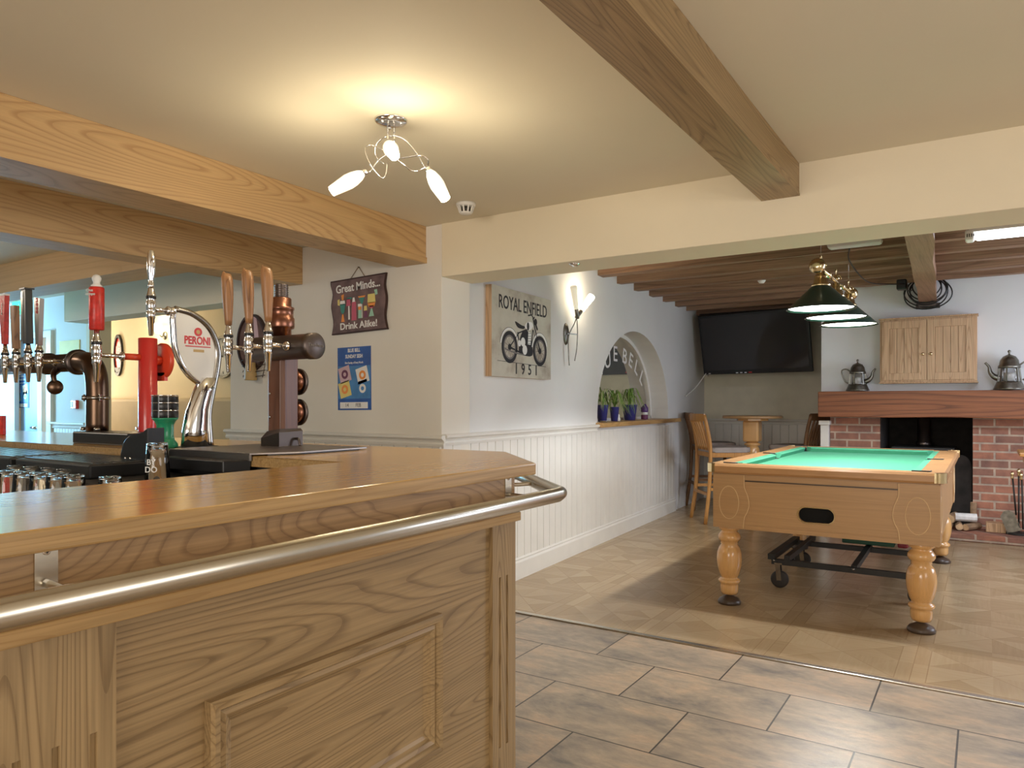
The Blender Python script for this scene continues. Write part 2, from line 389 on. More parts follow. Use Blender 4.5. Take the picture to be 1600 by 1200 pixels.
    def build(s, name, mats, parent=None, world=False, bevel=0, norm=True):
        if norm: bmesh.ops.recalc_face_normals(s.bm, faces=s.bm.faces)
        me = bpy.data.meshes.new(name)
        if parent is not None and world:
            loc = Vector(); q = parent
            while q: loc += q.location; q = q.parent
            bmesh.ops.translate(s.bm, verts=s.bm.verts, vec=-loc)
        s.bm.to_mesh(me); s.bm.free()
        for k in (mats if isinstance(mats, (list, tuple)) else [mats]): me.materials.append(MATS[k])
        o = bpy.data.objects.new(name, me); S.collection.objects.link(o)
        if parent is not None: o.parent = parent
        if bevel:
            md = o.modifiers.new('b', 'BEVEL'); md.width = bevel; md.segments = 2; md.limit_method = 'ANGLE'
        return o
def crom(p, k, closed=False):
    n = len(p); out = []
    for i in range(n if closed else n-1):
        a = p[(i-1) % n] if closed or i > 0 else p[0]*2-p[1]
        b = p[i]; c = p[(i+1) % n]; d = p[(i+2) % n] if closed or i+2 < n else p[-1]*2-p[-2]
        for j in range(k):
            t = j/k; out.append(.5*((2*b)+(-a+c)*t+(2*a-5*b+4*c-d)*t*t+(-a+3*b-3*c+d)*t**3))
    if not closed: out.append(p[-1].copy())
    return out
def smooth2(pts, k=6, closed=True): return [(q.x, q.y) for q in crom([Vector((a, b, 0)) for a, b in pts], k, closed)]
def thing(name, label, cat, loc=(0, 0, 0), rz=0, group=None):
    o = bpy.data.objects.new(name, None); S.collection.objects.link(o); o.empty_display_size = .1
    o.location = loc; o.rotation_euler = (0, 0, rz); o['label'] = label; o['category'] = cat
    if group: o['group'] = group
    return o
def tag(o, label, cat, group=None):
    o['label'] = label; o['category'] = cat
    if group: o['group'] = group
    return o
def struct(name, mb, mats, parent=None, **k):
    o = mb.build(name, mats, parent, **k)
    if parent is None: o['kind'] = 'structure'
    return o
def dup(o, parent=None):
    c = o.copy(); S.collection.objects.link(c); c.parent = parent
    for ch in o.children: dup(ch, c)
    return c
def frame(o, u, v, w): # matrix from origin and axes
    m = Matrix.Identity(4)
    for i, a in enumerate((u, v, w)):
        for j in range(3): m[j][i] = a[j]
    for j in range(3): m[j][3] = o[j]
    return m
# ================================================================== SETTING
CZ = 2.27; HB = 1.96; WY = 3.37
struct('floor', MB().box(-10.6, 2.7, -3.1, 3.6, -.1, 0), 'slate_tile')
struct('floor.001', MB().box(-3.35, 2.7, 3.6, 9.5, -.1, 0), 'parquet')
struct('floor.002', MB().box(-10.6, -3.35, 3.6, 11.5, -.1, 0), 'parquet')
tr = struct('trim_1', MB().box(-2.69, 2.6, 3.575, 3.61, 0, .008, .003), 'steel')
struct('ceiling', MB().box(-10.6, 2.7, -3.1, 3.6, CZ, CZ+.1), 'ceiling_paint')
struct('ceiling.001', MB().box(-3.35, 2.7, 3.55, 9.5, 2.45, 2.55), 'joist_wood')
struct('ceiling.002', MB().box(-10.6, -3.35, 3.61, 11.5, 2.42, 2.5), 'ceiling_paint')
# wall facing the bar, with the header over the opening
CX0 = P(360, 600, Y=WY).x; CX1 = P(690, 600, Y=WY).x
struct('wall_front', MB().box(CX0, CX1, WY, WY+.28, 0, CZ, .004), 'front_plaster_lit')
struct('wall_front_header', MB().box(CX1, 2.7, WY, WY+.30, HB, CZ+.2, .004), 'header_plaster_lit')
HL = P(100, 500, Y=WY).x
struct('wall_left_header', MB().box(HL, CX0, WY, WY+.2, HB, CZ, .004), 'header_plaster_lit')
# painting wall (slightly out of square) with the arched opening
A0 = Vector((CX1, WY, 0)); A1 = Vector((-3.05, 9.3, 0)); T = (A1-A0).normalized(); NN = Vector((T.y, -T.x, 0)); WL = (A1-A0).length
MW = frame(A0, T, (0, 0, 1), NN)
def onw(px, py, off=0):  # hit the slanted wall, return (s, z)
    l = (px-800)/F; d = Vector((l*math.cos(YAW)-math.sin(YAW), l*math.sin(YAW)+math.cos(YAW), (HZ-py)/F))
    o = Vector((0, 0, H)); p0 = A0+NN*off; k = (p0-o).dot(NN)/d.dot(NN); q = o+d*k
    return (q-p0).dot(T), q.z
s0 = onw(933, 655)[0]; s1 = onw(1044, 650)[0]; sill = 1.045; top = 1.925
sc_, aw = (s0+s1)/2, (s1-s0)/2; TH = .42
arch = [(sc_+aw*math.cos(R(180-a)), sill+(top-sill)*max(0, math.sin(R(180-a)))**.92) for a in range(0, 181, 6)]
mb = MB(MW)
mb.box(.005, s0, 0, CZ+.2, -.05, 0); mb.box(.06, s0, 0, CZ+.2, -TH, -.05); mb.box(s1, WL, 0, CZ+.2, -TH, 0); mb.box(s0, s1, 0, sill, -TH, 0)
# over the arch: strips between arch and ceiling
for a, b in zip(arch[:-1], arch[1:]):
    mb._add([(a[0], a[1], 0), (b[0], b[1], 0), (b[0], CZ+.2, 0), (a[0], CZ+.2, 0), (a[0], a[1], -TH), (b[0], b[1], -TH), (b[0], CZ+.2, -TH), (a[0], CZ+.2, -TH)],
            [(0, 1, 2, 3), (5, 4, 7, 6), (0, 4, 5, 1), (3, 2, 6, 7)])
bmesh.ops.remove_doubles(mb.bm, verts=mb.bm.verts, dist=.0005)
struct('wall_left', mb, 'plaster')
# window in the arch
win = bpy.data.objects.new('window_1', None); S.collection.objects.link(win); win['kind'] = 'structure'
win.location = MW @ Vector((sc_, sill, -.2))
mb = MB(MW); k = .955
ri = [(sc_+(x-sc_)*k, sill+(z-sill)*k) for x, z in arch]
for (a, b), (c, d) in zip(zip(arch[:-1], arch[1:]), zip(ri[:-1], ri[1:])):
    mb._add([(a[0], a[1], -.19), (b[0], b[1], -.19), (d[0], d[1], -.19), (c[0], c[1], -.19), (a[0], a[1], -.23), (b[0], b[1], -.23), (d[0], d[1], -.23), (c[0], c[1], -.23)],
            [(0, 1, 2, 3), (7, 6, 5, 4), (3, 2, 6, 7), (0, 4, 5, 1)])
mb.box(s0+.02, s1-.01, sill, sill+.03, -.23, -.19)
mb.build('window_frame', 'white_gloss', win, world=True)
mb = MB(MW).prism([(x, z) for x, z in ri], -.214, -.208); mb.build('pane', 'pane_glass', win, world=True)
mb = MB(MW); lets = [(ch,)+onw(px_, py_, -.2) for ch, px_, py_ in (('U', 950, 564), ('E', 962, 554), ('B', 976.5, 558), ('E', 986, 564), ('L', 995, 575), ('L', 1003, 591))]
ls = lets[0][1]-lets[1][1]
lets = [('B', lets[0][1]+ls*2.1, lets[0][2]-.19), ('L', lets[0][1]+ls*1.0, lets[0][2]-.09)]+lets
for ch, s_, z_ in lets: mb.text(ch, s_, z_, .15, -.204, sx=1.15, bold=.008, rot=R(-38)*(s_-lets[3][1])/(lets[-1][1]-lets[3][1]))
mb.build('lettering', 'mint' if False else 'white_paint', win, world=True)
# timber sill board with a moulded nose
mb = MB(MW).box(s0-.03, s1+.25, sill-.035, sill+.006, -.02, .075, .006)
mb.box(s0+.003, s1-.003, sill+.0005, sill+.006, -.185, 0)
mb.build('window_sill', 'sill_wood', win, world=True)
# room seen through the arch
struct('wall_beyond', MB().box(-6.2, -6.1, 6.2, 11.4, 0, 2.42), 'grey_wall')
struct('wall_beyond.001', MB().box(-6.1, -3.5, 11.3, 11.4, 0, 2.42), 'grey_wall')
# pool room alcove, chimney breast, right walls
BX = P(1283, 500, Y=8.0).x
struct('wall_back', MB().box(-3.5, 2.7, 9.3, 9.45, 0, 2.5), 'sage_paint')
struct('wall_back_breast', MB().box(BX, 2.7, 8.0, 9.3, 1.30, 2.45, .006), 'cool_plaster')
struct('wall_right', MB().box(2.6, 2.75, -3.1, 9.5, 0, .86).box(2.6, 2.75, -3.1, 9.5, 2.02, 2.5).box(2.6, 2.75, -3.1, -.1, .86, 2.02).box(2.6, 2.75, 1.9, 5.3, .86, 2.02).box(2.6, 2.75, 7.5, 9.5, .86, 2.02), 'plaster')
struct('wall_rear', MB().box(-10.6, -2.0, -3.15, -3.0, 0, CZ).box(.8, 2.7, -3.15, -3.0, 0, CZ).box(-2, .8, -3.15, -3.0, 0, .86).box(-2, .8, -3.15, -3.0, 2.03, CZ), 'plaster')
struct('wall_far_left', MB().box(-10.6, -10.5, -3.1, 11.5, 0, 2.45), 'plaster')
def winframe(name, M, w_, h_):
    mb = MB(M)
    for x in (0, w_/3, 2*w_/3, w_): mb.box(x-.025, x+.025, 0, h_, 0, .05)
    for z in (0, h_/2, h_): mb.box(-.025, w_+.025, z-.025, z+.025, 0, .05)
    struct(name, mb, 'white_gloss')
winframe('fill_window_2', frame((-2, -3.08, .87), (1, 0, 0), (0, 0, 1), (0, -1, 0)), 2.8, 1.15)  # unseen window added to carry the rear fill
winframe('fill_window_3', frame((2.68, -.1, .87), (0, 1, 0), (0, 0, 1), (1, 0, 0)), 2.0, 1.15)  # unseen window added for the fill on the bar front
winframe('fill_window_4', frame((2.68, 5.3, .87), (0, 1, 0), (0, 0, 1), (1, 0, 0)), 2.2, 1.15)  # unseen window added for the bluish pool room fill
# wainscot panelling: grooved boards
def boards(M, u0, u1, z0, z1, pitch=.1, th=.012):
    mb = MB(M); u = u0; prof = [(u0, 0)]
    while u < u1-.01:
        e = min(u+pitch, u1); prof += [(u+.004, th), (e-.004, th), (e, th*.25)]; u = e
    prof.append((u1, 0)); n = len(prof)
    v = [(x, z0, y) for x, y in prof]+[(x, z1, y) for x, y in prof]
    mb._add(v, [(i, i+1, n+i+1, n+i) for i in range(n-1)]+[tuple(range(n, 2*n))], False); return mb
def dado(M, u0, u1, z, n=0):
    mb = MB(M); pr = [(0, z-.045), (.018, z-.045), (.022, z-.03), (.014, z-.02), (.02, z-.008), (.04, z+.004), (.04, z+.014), (.03, z+.022), (0, z+.022)]
    v = [(u0, b_, a) for a, b_ in pr]+[(u1, b_, a) for a, b_ in pr]; k_ = len(pr)
    mb._add(v, [(i, (i+1) % k_, k_+(i+1) % k_, k_+i) for i in range(k_)]+[tuple(range(k_)), tuple(range(2*k_-1, k_-1, -1))], False); return mb
def skirt(M, u0, u1, h=.15):
    mb = MB(M); pr = [(0, 0), (.024, 0), (.024, h-.035), (.016, h-.02), (.02, h-.012), (.012, h), (0, h)]
    v = [(u0, b_, a) for a, b_ in pr]+[(u1, b_, a) for a, b_ in pr]; k_ = len(pr)
    mb._add(v, [(i, (i+1) % k_, k_+(i+1) % k_, k_+i) for i in range(k_)]+[tuple(range(k_)), tuple(range(2*k_-1, k_-1, -1))], False); return mb
MF = frame((0, WY, 0), (1, 0, 0), (0, 0, 1), (0, -1, 0))
DZ = 1.0
struct('trim_2', boards(MW, 0, s1+.2, .13, DZ-.02), 'white_gloss')
struct('trim_3', dado(MW, 0, s0-.03, DZ+.015), 'white_gloss')
struct('trim_4', boards(MF, CX0, CX1, .13, DZ-.02), 'white_gloss')
struct('trim_5', dado(MF, CX0-.03, CX1+.03, DZ+.01), 'white_gloss')
struct('baseboard_left', skirt(MW, 0, s1+.22), 'white_gloss')
struct('baseboard_front', skirt(MF, CX0, CX1+.02), 'white_gloss')
MB_ = frame((0, 9.3, 0), (1, 0, 0), (0, 0, 1), (0, -1, 0))
struct('trim_6', boards(MB_, -3.1, -1.5, .13, DZ-.02), 'white_gloss')
struct('trim_7', dado(MB_, -3.1, -1.5, DZ), 'white_gloss')
struct('baseboard_back', skirt(MB_, -3.1, -1.5), 'white_gloss')
# white pilaster beside the bricks
struct('trim_8', MB().box(BX+.005, -1.325, 7.93, 8.02, 0, 1.0, .004).box(BX-.01, -1.31, 7.91, 8.02, 1.0, 1.045, .008), 'white_gloss')
# wooden ceiling beams of the bar room
x1 = P(666, 380, Y=WY).x; bx = P(620, 416, Y=WY).x
mb = MB().box(bx, x1, -3, WY, 2.05, CZ, .003); mb.box(x1, x1+.006, -3, WY, 2.05, 2.085)
struct('trim_9', mb, 'beam_wood')
x2 = P(473, 420, Y=WY).x
mb = MB().box(x2-.22, x2, -3, WY, 2.02, CZ, .003); struct('trim_10', mb, 'beam_wood')
x3, x4 = P(1190, 313, Y=WY).x, P(1249, 300, Y=WY).x
mb = MB().box(x3+.018, x4, -3, WY, 2.135, CZ, .002).box(x3, x4+.002, -3, WY, 2.128, 2.138).box(x3, x3+.018, -3, WY, 2.138, 2.16)
struct('trim_11', mb, 'ash_y')
struct('trim_12', MB().box(-10.5, x2-.22, 2.54, 2.78, 2.05, CZ, .003), 'beam_wood_x')
# joists over the pool room
for k in range(12):
    y = 3.98+k*.455
    mb = MB(); n = 24; rings = []
    for i in range(n+1):
        x = -3.04+(i/n)*5.6; q = lambda a: noise.noise(Vector((x*1.3, y*3, a)))*.012
        rings.append([(x, y-.065+q(1), 2.325+q(2)), (x, y+.055+q(3), 2.33+q(4)), (x, y+.06, 2.45), (x, y-.065, 2.45)])
    mb.loft(rings, False); struct('trim_%d' % (13+k), mb, 'joist_wood')
cx = P(1450, 470, Y=8.0).x
mb = MB(); rings = []
for i in range(25):
    y = 3.68+(i/24)*4.315; q = lambda a: noise.noise(Vector((y*1.5, 3, a)))*.012; c_ = cx+.0424*(8-y)
    rings.append([(c_-.07+q(1), y, 2.17+q(2)), (c_+.07+q(3), y, 2.17+q(4)), (c_+.07+q(5), y, 2.33), (c_-.07+q(6), y, 2.33)])
mb.loft(rings, False); struct('trim_25', mb, 'cross_wood')
struct('trim_26', MB().box(-2.98, BX-.01, 8.9, 9.28, 2.27, 2.33), 'soot')
# rooms at the far left
YB = 3.9
def XB(px): return P(px, 600, Y=YB).x
struct('wall_lobby', MB().box(XB(84), XB(138), YB, YB+.15, 0, 2.42).box(-10.5, XB(84), YB, YB+.15, 1.99, 2.42).box(-10.5, XB(22), YB, YB+.15, 0, 1.99), 'plaster')
struct('wall_lobby_side', MB().box(XB(138), XB(138)+.06, YB-.02, YB+.20, 0, 2.42), 'cream_paint')
MBB = frame((0, YB, 0), (1, 0, 0), (0, 0, 1), (0, -1, 0))
struct('trim_27', boards(MBB, XB(86), XB(136), .13, .96, .06), 'white_gloss')
struct('trim_28', dado(MBB, XB(78), XB(136), 1.0), 'white_gloss')
struct('wall_lounge', MB().box(-10.5, -4.4, 5.2, 5.3, 0, 2.42), 'cream_paint')
struct('wall_lounge_side', MB().box(CX0, CX0+.1, WY+.28, 5.2, 0, 2.42), 'cream_paint')
d1 = bpy.data.objects.new('door_1', None); S.collection.objects.link(d1); d1['kind'] = 'structure'; d1.location = (XB(50), YB+.05, 0)
mb = MB(MBB)
for u in (XB(24), XB(66), XB(80)): mb.box(u-.05, u+.05, 0, 2.0, -.02, .03, .004)
mb.box(XB(22), XB(84), 1.93, 2.0, -.02, .028, .004); mb.build('door_frame', 'white_gloss', d1, world=True)
MB(MBB).box(XB(26), XB(63), .01, 1.93, -.08, -.04, .004).build('door_leaf', 'blue_door', d1, world=True)
MB(MBB).tube([(XB(62)-.09, .95, -.035), (XB(62)-.09, .95, .0), (XB(62)-.2, .95, .0)], .012).build('door_handle', 'chrome', d1, world=True)

# ================================================================== BAR
BZ = 1.055
bar = thing('bar_counter', 'L-shaped light ash bar front with fluted pilasters and moulded panel, below the varnished top', 'bar', (-1.3, 0, 0))
body = [(-1.125, -1.4), (-1.125, 1.70), (-1.415, 1.99), (-6.5, 1.99), (-6.5, 1.56), (-1.46, 1.56), (-1.46, -1.4)]
mb = MB().prism(body, 0.08, .90); mb.prism([(x-.03 if x > -1.2 else x, min(y, 1.96)) for x, y in body], 0, .08)
mb.build('carcass', 'ash_z', bar, world=True)
mb = MB().prism([(-1.085, -1.4), (-1.085, 1.69), (-1.40, 2.005), (-6.5, 2.005), (-6.5, 1.54), (-1.47, 1.54), (-1.47, -1.4)], .922, BZ-.032)
mb.build('fascia', 'ash_fascia', bar, world=True)
mb = MB().prism([(-1.07, -1.4), (-1.07, 1.70), (-1.395, 2.02), (-6.5, 2.02), (-6.5, 1.55), (-1.46, 1.55), (-1.46, -1.4)], .898, .922, .003)
mb.build('ledge', 'counter_edge', bar, world=True)
# front cladding: horizontal board fields between pilasters
XF = -1.11
MR = frame((XF, 0, 0), (0, 1, 0), (0, 0, 1), (1, 0, 0))
def fluted(u0, u1, fl, z0, z1, mats='ash_z'):
    th = .012; g = .0055; d = .007
    mb = MB(MR); mb.box(u0, u1, .08, z0, -.014, th); mb.box(u0, u1, z1, .898, -.014, th)
    prof = [(u0, -.014), (u0, th)]
    for f_ in fl:
        prof += [(f_-g, th), (f_-g*.7, th-d*.7), (f_, th-d), (f_+g*.7, th-d*.7), (f_+g, th)]
    prof += [(u1, th), (u1, -.014)]; n = len(prof)
    mb._add([(a, z0, b_) for a, b_ in prof]+[(a, z1, b_) for a, b_ in prof], [(i, (i+1) % n, n+(i+1) % n, n+i) for i in range(n)], False)
    # rounded ends of the flutes
    return mb.build('pilaster', mats, bar, world=True)
YL0, YL1 = .43, P(175, 1000, X=XF).y
YR0 = P(764, 900, X=XF).y; YR1 = 1.715
fluted(YL0, YL1, (.465, .515, .567), .27, .736)
fluted(YR0, YR1, (YR0+.035, YR0+.07), .29, .75)
fluted(-.78, -.60, (-.74, -.69, -.64), .27, .736)
for a, b_ in ((YL1, YR0), (-.60, YL0)):
    MB(MR).box(a, b_, .08, .898, -.014, 0).build('field_panel', 'ash_y', bar, world=True)
# mitred bolection moulding
def moulding(u0, u1, z0, z1, w_=.052):
    pr = [(0, 0), (0, .018), (.006, .023), (.016, .022), (.022, .013), (.030, .017), (.038, .012), (.044, .004), (w_, 0)]
    mb = MB(MR)
    for i in range(len(pr)-1):
        (a, ha), (b2, hb) = pr[i], pr[i+1]
        ra = [(u0+a, z0+a, ha), (u1-a, z0+a, ha), (u1-a, z1-a, ha), (u0+a, z1-a, ha)]
        rb = [(u0+b2, z0+b2, hb), (u1-b2, z0+b2, hb), (u1-b2, z1-b2, hb), (u0+b2, z1-b2, hb)]
        mb._add(ra+rb, [(k, (k+1) % 4, 4+(k+1) % 4, 4+k) for k in range(4)], False)
    mb.build('panel_moulding', 'ash_y', bar, world=True, norm=True)
py0 = P(327, 1092, X=XF+.014).y; py1 = P(690, 955, X=XF+.014).y
moulding(py0, py1, .385, .716); moulding(-.42, .26, .385, .716)
# counter top
ct = MB().prism([(-1.04, -1.4), (-1.04, 1.73), (-1.37, 2.08), (-6.5, 2.08), (-6.5, 1.47), (-1.51, 1.47), (-1.51, -1.4)], BZ-.032, BZ, .004)
for f_ in ct.bm.faces: f_.material_index = 0 if abs(f_.normal.z) > .5 else 1
ct.bm.normal_update()
for f_ in ct.bm.faces: f_.material_index = 0 if f_.normal.z > .5 else 1
tag(ct.build('countertop', ['counter_wood', 'counter_edge']), 'glossy honey-varnished wooden counter top with clipped corner', 'counter top')
# hand rail
rail = thing('hand_rail', 'brushed steel tube rail running around the bar front below the counter top', 'rail', (-.97, 0, .975))
MB().tube([(-.97, -1.4, .972), (-.97, 1.725, .972), (-.985, 1.765, .972), (-1.36, 2.145, .972), (-1.40, 2.16, .972), (-6.2, 2.16, .972)], .0195, 28).build('tube', 'steel', rail, world=True)
def bracket(p, n):
    p = Vector(p); n = Vector(n).normalized(); t_ = Vector((-n.y, n.x, 0)); M = frame(p, t_, (0, 0, 1), n)
    mb = MB(M); q = [(-.015, -.045), (.015, -.045), (.015, .03)]+[(.015-.008*(1-math.cos(R(a))), .03+.008*math.sin(R(a))) for a in (30, 60, 90)]+[(-.007-.008*math.sin(R(a)), .03+.008*math.cos(R(a))) for a in (0, 30, 60, 90)]
    mb.prism(q, 0, .003)
    o = mb.build('bracket', 'steel', rail, world=True)
    m2 = MB(M); m2.lathe([(.0055, .003), (.0055, .0042), (.003, .005)], (0, .022, 0), 16); m2.m = 1
    m2.box(-.003, .003, .0212, .0228, .005, .0054); m2.box(-.0008, .0008, .019, .025, .005, .0054)
    m2.build('screw', ['chrome', 'ink'], o, world=True)
    MB(M).tube([(0, -.022, .003), (0, -.024, .05), (0, -.022, .1)], .006, 12, 4).build('arm', 'steel', o, world=True)
bracket((-1.085, P(71, 890, X=-1.085).y, .995), (1, 0, 0)); bracket((-1.085, 1.655, .995), (1, 0, 0)); bracket((-1.085, -.75, .995), (1, 0, 0))
bracket((-1.24, 1.845, .995), (1, 1, 0)); bracket((-2.6, 2.005, .995), (0, 1, 0)); bracket((-4.6, 2.005, .995), (0, 1, 0))
# dark under-counter shelving of the servery
sh = thing('servery_shelf', 'black under-counter shelf unit inside the servery behind the counter', 'shelf', (-3.2, 1.3, 0))
MB().box(-6.4, -1.53, 1.0, 1.545, .855, .885).box(-6.4, -1.53, 1.50, 1.53, .1, 1.02).box(-6.4, -6.3, 1.0, 1.5, 0, .855).box(-1.60, -1.53, 1.0, 1.5, 0, .855).build('carcass', 'black_metal', sh, world=True)
MB().box(-2.75, -1.53, 1.12, 1.46, .965, .985, .004).build('ledge', 'black_metal', sh, world=True)
# drip trays
def drip(name_px, Yc, label):
    (xa, xb) = name_px
    t_ = thing('drip_tray', label, 'tray', ((xa+xb)/2, Yc, 1.0))
    MB().box(xa, xb, Yc-.13, Yc+.13, .985, 1.03, .006).box(xa+.02, xb-.02, Yc-.04, Yc+.16, .886, .985).build('body', 'black_plastic', t_, world=True)
    mb = MB()
    for k in range(9): mb.box(xa+.02, xb-.02, Yc-.11+k*.026, Yc-.10+k*.026, 1.03, 1.035)
    mb.build('grille', 'dull_chrome', t_, world=True)
drip((-3.95, P(82, 715, Y=1.3).x-.04), 1.31, 'black drip tray below the four dark-bronze beer taps, nearest the left edge of the photo')
drip((P(82, 715, Y=1.3).x, P(200, 720, Y=1.3).x), 1.31, 'black drip tray directly below the black pedestal of the bronze font')
# chrome tap nozzle builder (vertical, pivot at rod height z=0)
def tapbody(mb, c, sc=1.0):
    sc *= 1.1
    pr = [(.005, -.082), (.0065, -.08), (.0105, -.03), (.013, -.026), (.0135, -.008), (.012, -.006), (.0145, -.002), (.0145, .022), (.011, .03), (.0135, .034), (.0135, .044), (.012, .046), (.009, .058), (.0065, .078)]
    mb.lathe([(r_*sc, z_*sc) for r_, z_ in pr], c, 20); mb.m = 1
    mb.lathe([(.014*sc, .031*sc), (.0148*sc, .033*sc), (.0148*sc, .038*sc), (.014*sc, .040*sc)], c, 20); mb.m = 0
def tap(parent, c, rod_to, sc=1.0):
    mb = MB(); tapbody(mb, c, sc); mb.cyl(c, rod_to, .0075*sc, 14)
    a = Vector(rod_to); mb.lathe([(.016*sc, 0), (.016*sc, .006), (.011*sc, .012)], a, 18, '-Y')
    return mb.build('tap', ['chrome', 'black_plastic'], parent, world=True)
# --- bronze font with four taps (far left)
f1 = thing('beer_font', 'dark bronze pipe-shaped beer font with four tap handles at the left edge', 'beer font', (P(152, 690, Y=1.66).x, 1.66, BZ))
fx = f1.location.x; ay = 1.66; az = 1.40
MB().box(P(113, 690, Y=1.55).x, P(200, 690, Y=1.55).x, ay-.11, ay+.042, BZ, BZ+.048, .005).build('pedestal', 'black_plastic', f1, world=True)
MB().tube([(fx, ay, BZ+.04), (fx, ay, az-.13), (fx-.012, ay, az-.055), (fx-.05, ay, az-.01), (fx-.11, ay, az), (fx-.14, ay, az)], .044, 28, 5).build('column', 'bronze', f1, world=True)
MB().tube([(fx-.14, ay, az), (-4.3, ay, az)], .040, 28).lathe([(.046, 0), (.056, .006), (.056, .022), (.046, .028)], (fx-.17, ay, az), 28, 'X').lathe([(.044, 0), (.050, .006), (.050, .03), (.044, .036)], (fx-.44, ay, az), 28, 'X').build('arm', 'gunmetal', f1, world=True)
mb = MB().lathe([(.046, 0), (.051, .003), (.051, .012), (.046, .015)], (fx, ay, 1.235), 28)
for sx in (-1, 1): mb.cyl((fx+sx*.045, ay-.02, 1.243), (fx+sx*.072, ay-.02, 1.243), .007, 10).obox((fx+sx*.064, ay-.02, 1.243), (.008, .012, .03), bev=.002)
mb.cyl((fx, ay-.045, 1.243), (fx, ay-.062, 1.243), .01, 10)
for sx in (-1, 1): MB().lathe([(.012, 0), (.012, .01), (.008, .016)], (fx+sx*.055, ay-.03, BZ+.048), 12).build('bolt', 'dull_chrome', f1, world=True)
mb.build('clamp', 'dull_chrome', f1, world=True)
b1 = P(86, 605, Y=1.6)
MB().tube([(fx-.30, ay-.02, az-.03), (b1.x-.015, 1.6, b1.z+.055), (b1.x, 1.6, b1.z+.02)], [.018, .012, .008], 12, 5).lathe([(.001, -.006), (.028, -.006), (.032, 0), (.028, .006), (.001, .006)], (b1.x, 1.6, b1.z), 28, frame((0, 0, 0), (.5, .86, 0), (0, 0, 1), (.86, -.5, 0))).build('badge', 'bronze', f1, world=True)
hs = [(60, 462, 540, 'grey'), (43, 453, 537, 'black'), (24, 478, 545, 'brown'), (7, 463, 538, 'red')]
for px, yt, yb, kind in hs:
    c = P(px+1, 566, Y=1.51); c.z = az
    tp = tap(f1, c, (c.x, ay-.04, az), 1.0)
    zb = P(px, yb, Y=1.51).z; zt = P(px-3, yt, Y=1.51).z; xo = -.012
    mb = MB()
    def blade(w0, w1, th, slant=0):
        mb.loft([[(c.x-w0, c.y-th, zb), (c.x+w0, c.y-th, zb), (c.x+w0, c.y+th, zb), (c.x-w0, c.y+th, zb)],
                 [(c.x+xo-w1, c.y-th, zt-slant), (c.x+xo+w1, c.y-th, zt-slant*2), (c.x+xo+w1, c.y+th, zt-slant*2), (c.x+xo-w1, c.y+th, zt-slant)]], False)
    if kind == 'grey': xo = .0; blade(.012, .026, .009, .008); ms = ['dull_chrome', 'red_paint']
    if kind == 'black': xo = -.014; blade(.017, .018, .014); mb.box(c.x-.037, c.x+.012, c.y-.02, c.y+.02, zt, zt+.006); ms = ['black_plastic', 'dull_chrome']
    if kind == 'brown': blade(.014, .020, .011, 0); ms = ['handle_wood']; xo = -.02
    if kind == 'red': blade(.012, .03, .01); ms = ['red_handle', 'white_paint']
    MT = frame((c.x, c.y-.014, 0), (1, 0, 0), (0, 0, 1), (0, -1, 0))
    if kind == 'grey':
        mb.m = 1; mb.M = MT; mb.text('COORS', .002, zt-.045, .014, -.004, rot=R(90), bold=.02); mb.M = Matrix()
    if kind == 'black':
        mb.m = 1; mb.box(c.x-.031, c.x-.013, c.y-.016, c.y-.0138, zb+.01, zt-.01); 
    if kind == 'red':
        mb.m = 1; mb.box(c.x-.04, c.x+.02, c.y-.012, c.y+.012, zt, zt+.008); mb.M = MT; mb.text('MADRI', -.006, zt-.06, .012, -.003, rot=R(90), bold=.01); mb.M = Matrix()
    mb.build('tap_handle', ms, tp, world=True)
    if kind == 'brown': pass
# --- red cylinder font
rx = P(231, 600, Y=1.74).x; ry = 1.74
f2 = thing('beer_font', 'bright red cylindrical beer font with a round badge and red cylinder tap handle', 'beer font', (rx, ry, BZ))
MB().lathe([(.036, BZ), (.0365, BZ+.004), (.0365, 1.490), (.032, 1.492)], (rx, ry, 0), 32).build('column', 'red_paint', f2, world=True)
MB().cyl((rx-.025, ry-.031, 1.115), (rx-.026, ry-.036, 1.115), .006, 12).build('screw', 'chrome', f2, world=True)
mb = MB(); mb.lathe([(.001, 0), (.065, 0), (.076, .006), (.076, .016), (.001, .02)], (rx, ry+.055, 1.40), 32, 'Y'); mb.m = 1
mb.box(rx-.03, rx+.03, ry+.055, ry+.07, 1.315, 1.35); mb.cyl((rx, ry+.02, 1.40), (rx, ry+.06, 1.40), .02)
mb.build('badge', ['red_orange', 'red_orange'], f2, world=True)
tz = 1.41; tc = Vector((rx, 0, tz))
# tap towards the servery
tyy = 1.53
MB().cyl((rx, ry-.03, tz), (rx, ry-.105, tz), .0135).build('spout_sleeve', 'red_orange', f2, world=True)
tp = tap(f2, (rx, tyy, tz), (rx, ry-.105, tz), 1.2)
px_, py_ = P(168, 512, Y=tyy), P(168, 437, Y=tyy)
mb = MB(); zb = tz+.098; L = .175
mb.lathe([(.010, zb-.018), (.010, zb)], (rx, tyy, 0)); 
o = mb.build('tap_collar', 'brass', tp, world=True)
mb = MB(); mb.lathe([(.025, zb), (.0275, zb+.004), (.0275, zb+L-.01), (.025, zb+L-.006)], (rx, tyy, 0), 24)
mb.m = 1; mb.lathe([(.019, zb+L-.006), (.021, zb+L), (.013, zb+L+.006), (.012, zb+L+.014), (.016, zb+L+.022), (.017, zb+L+.030), (.012, zb+L+.040), (.004, zb+L+.044)], (rx, tyy, 0), 20)
MT = frame((rx-.004, tyy-.0245, 0), (1, 0, 0), (0, 0, 1), (0, -1, 0))
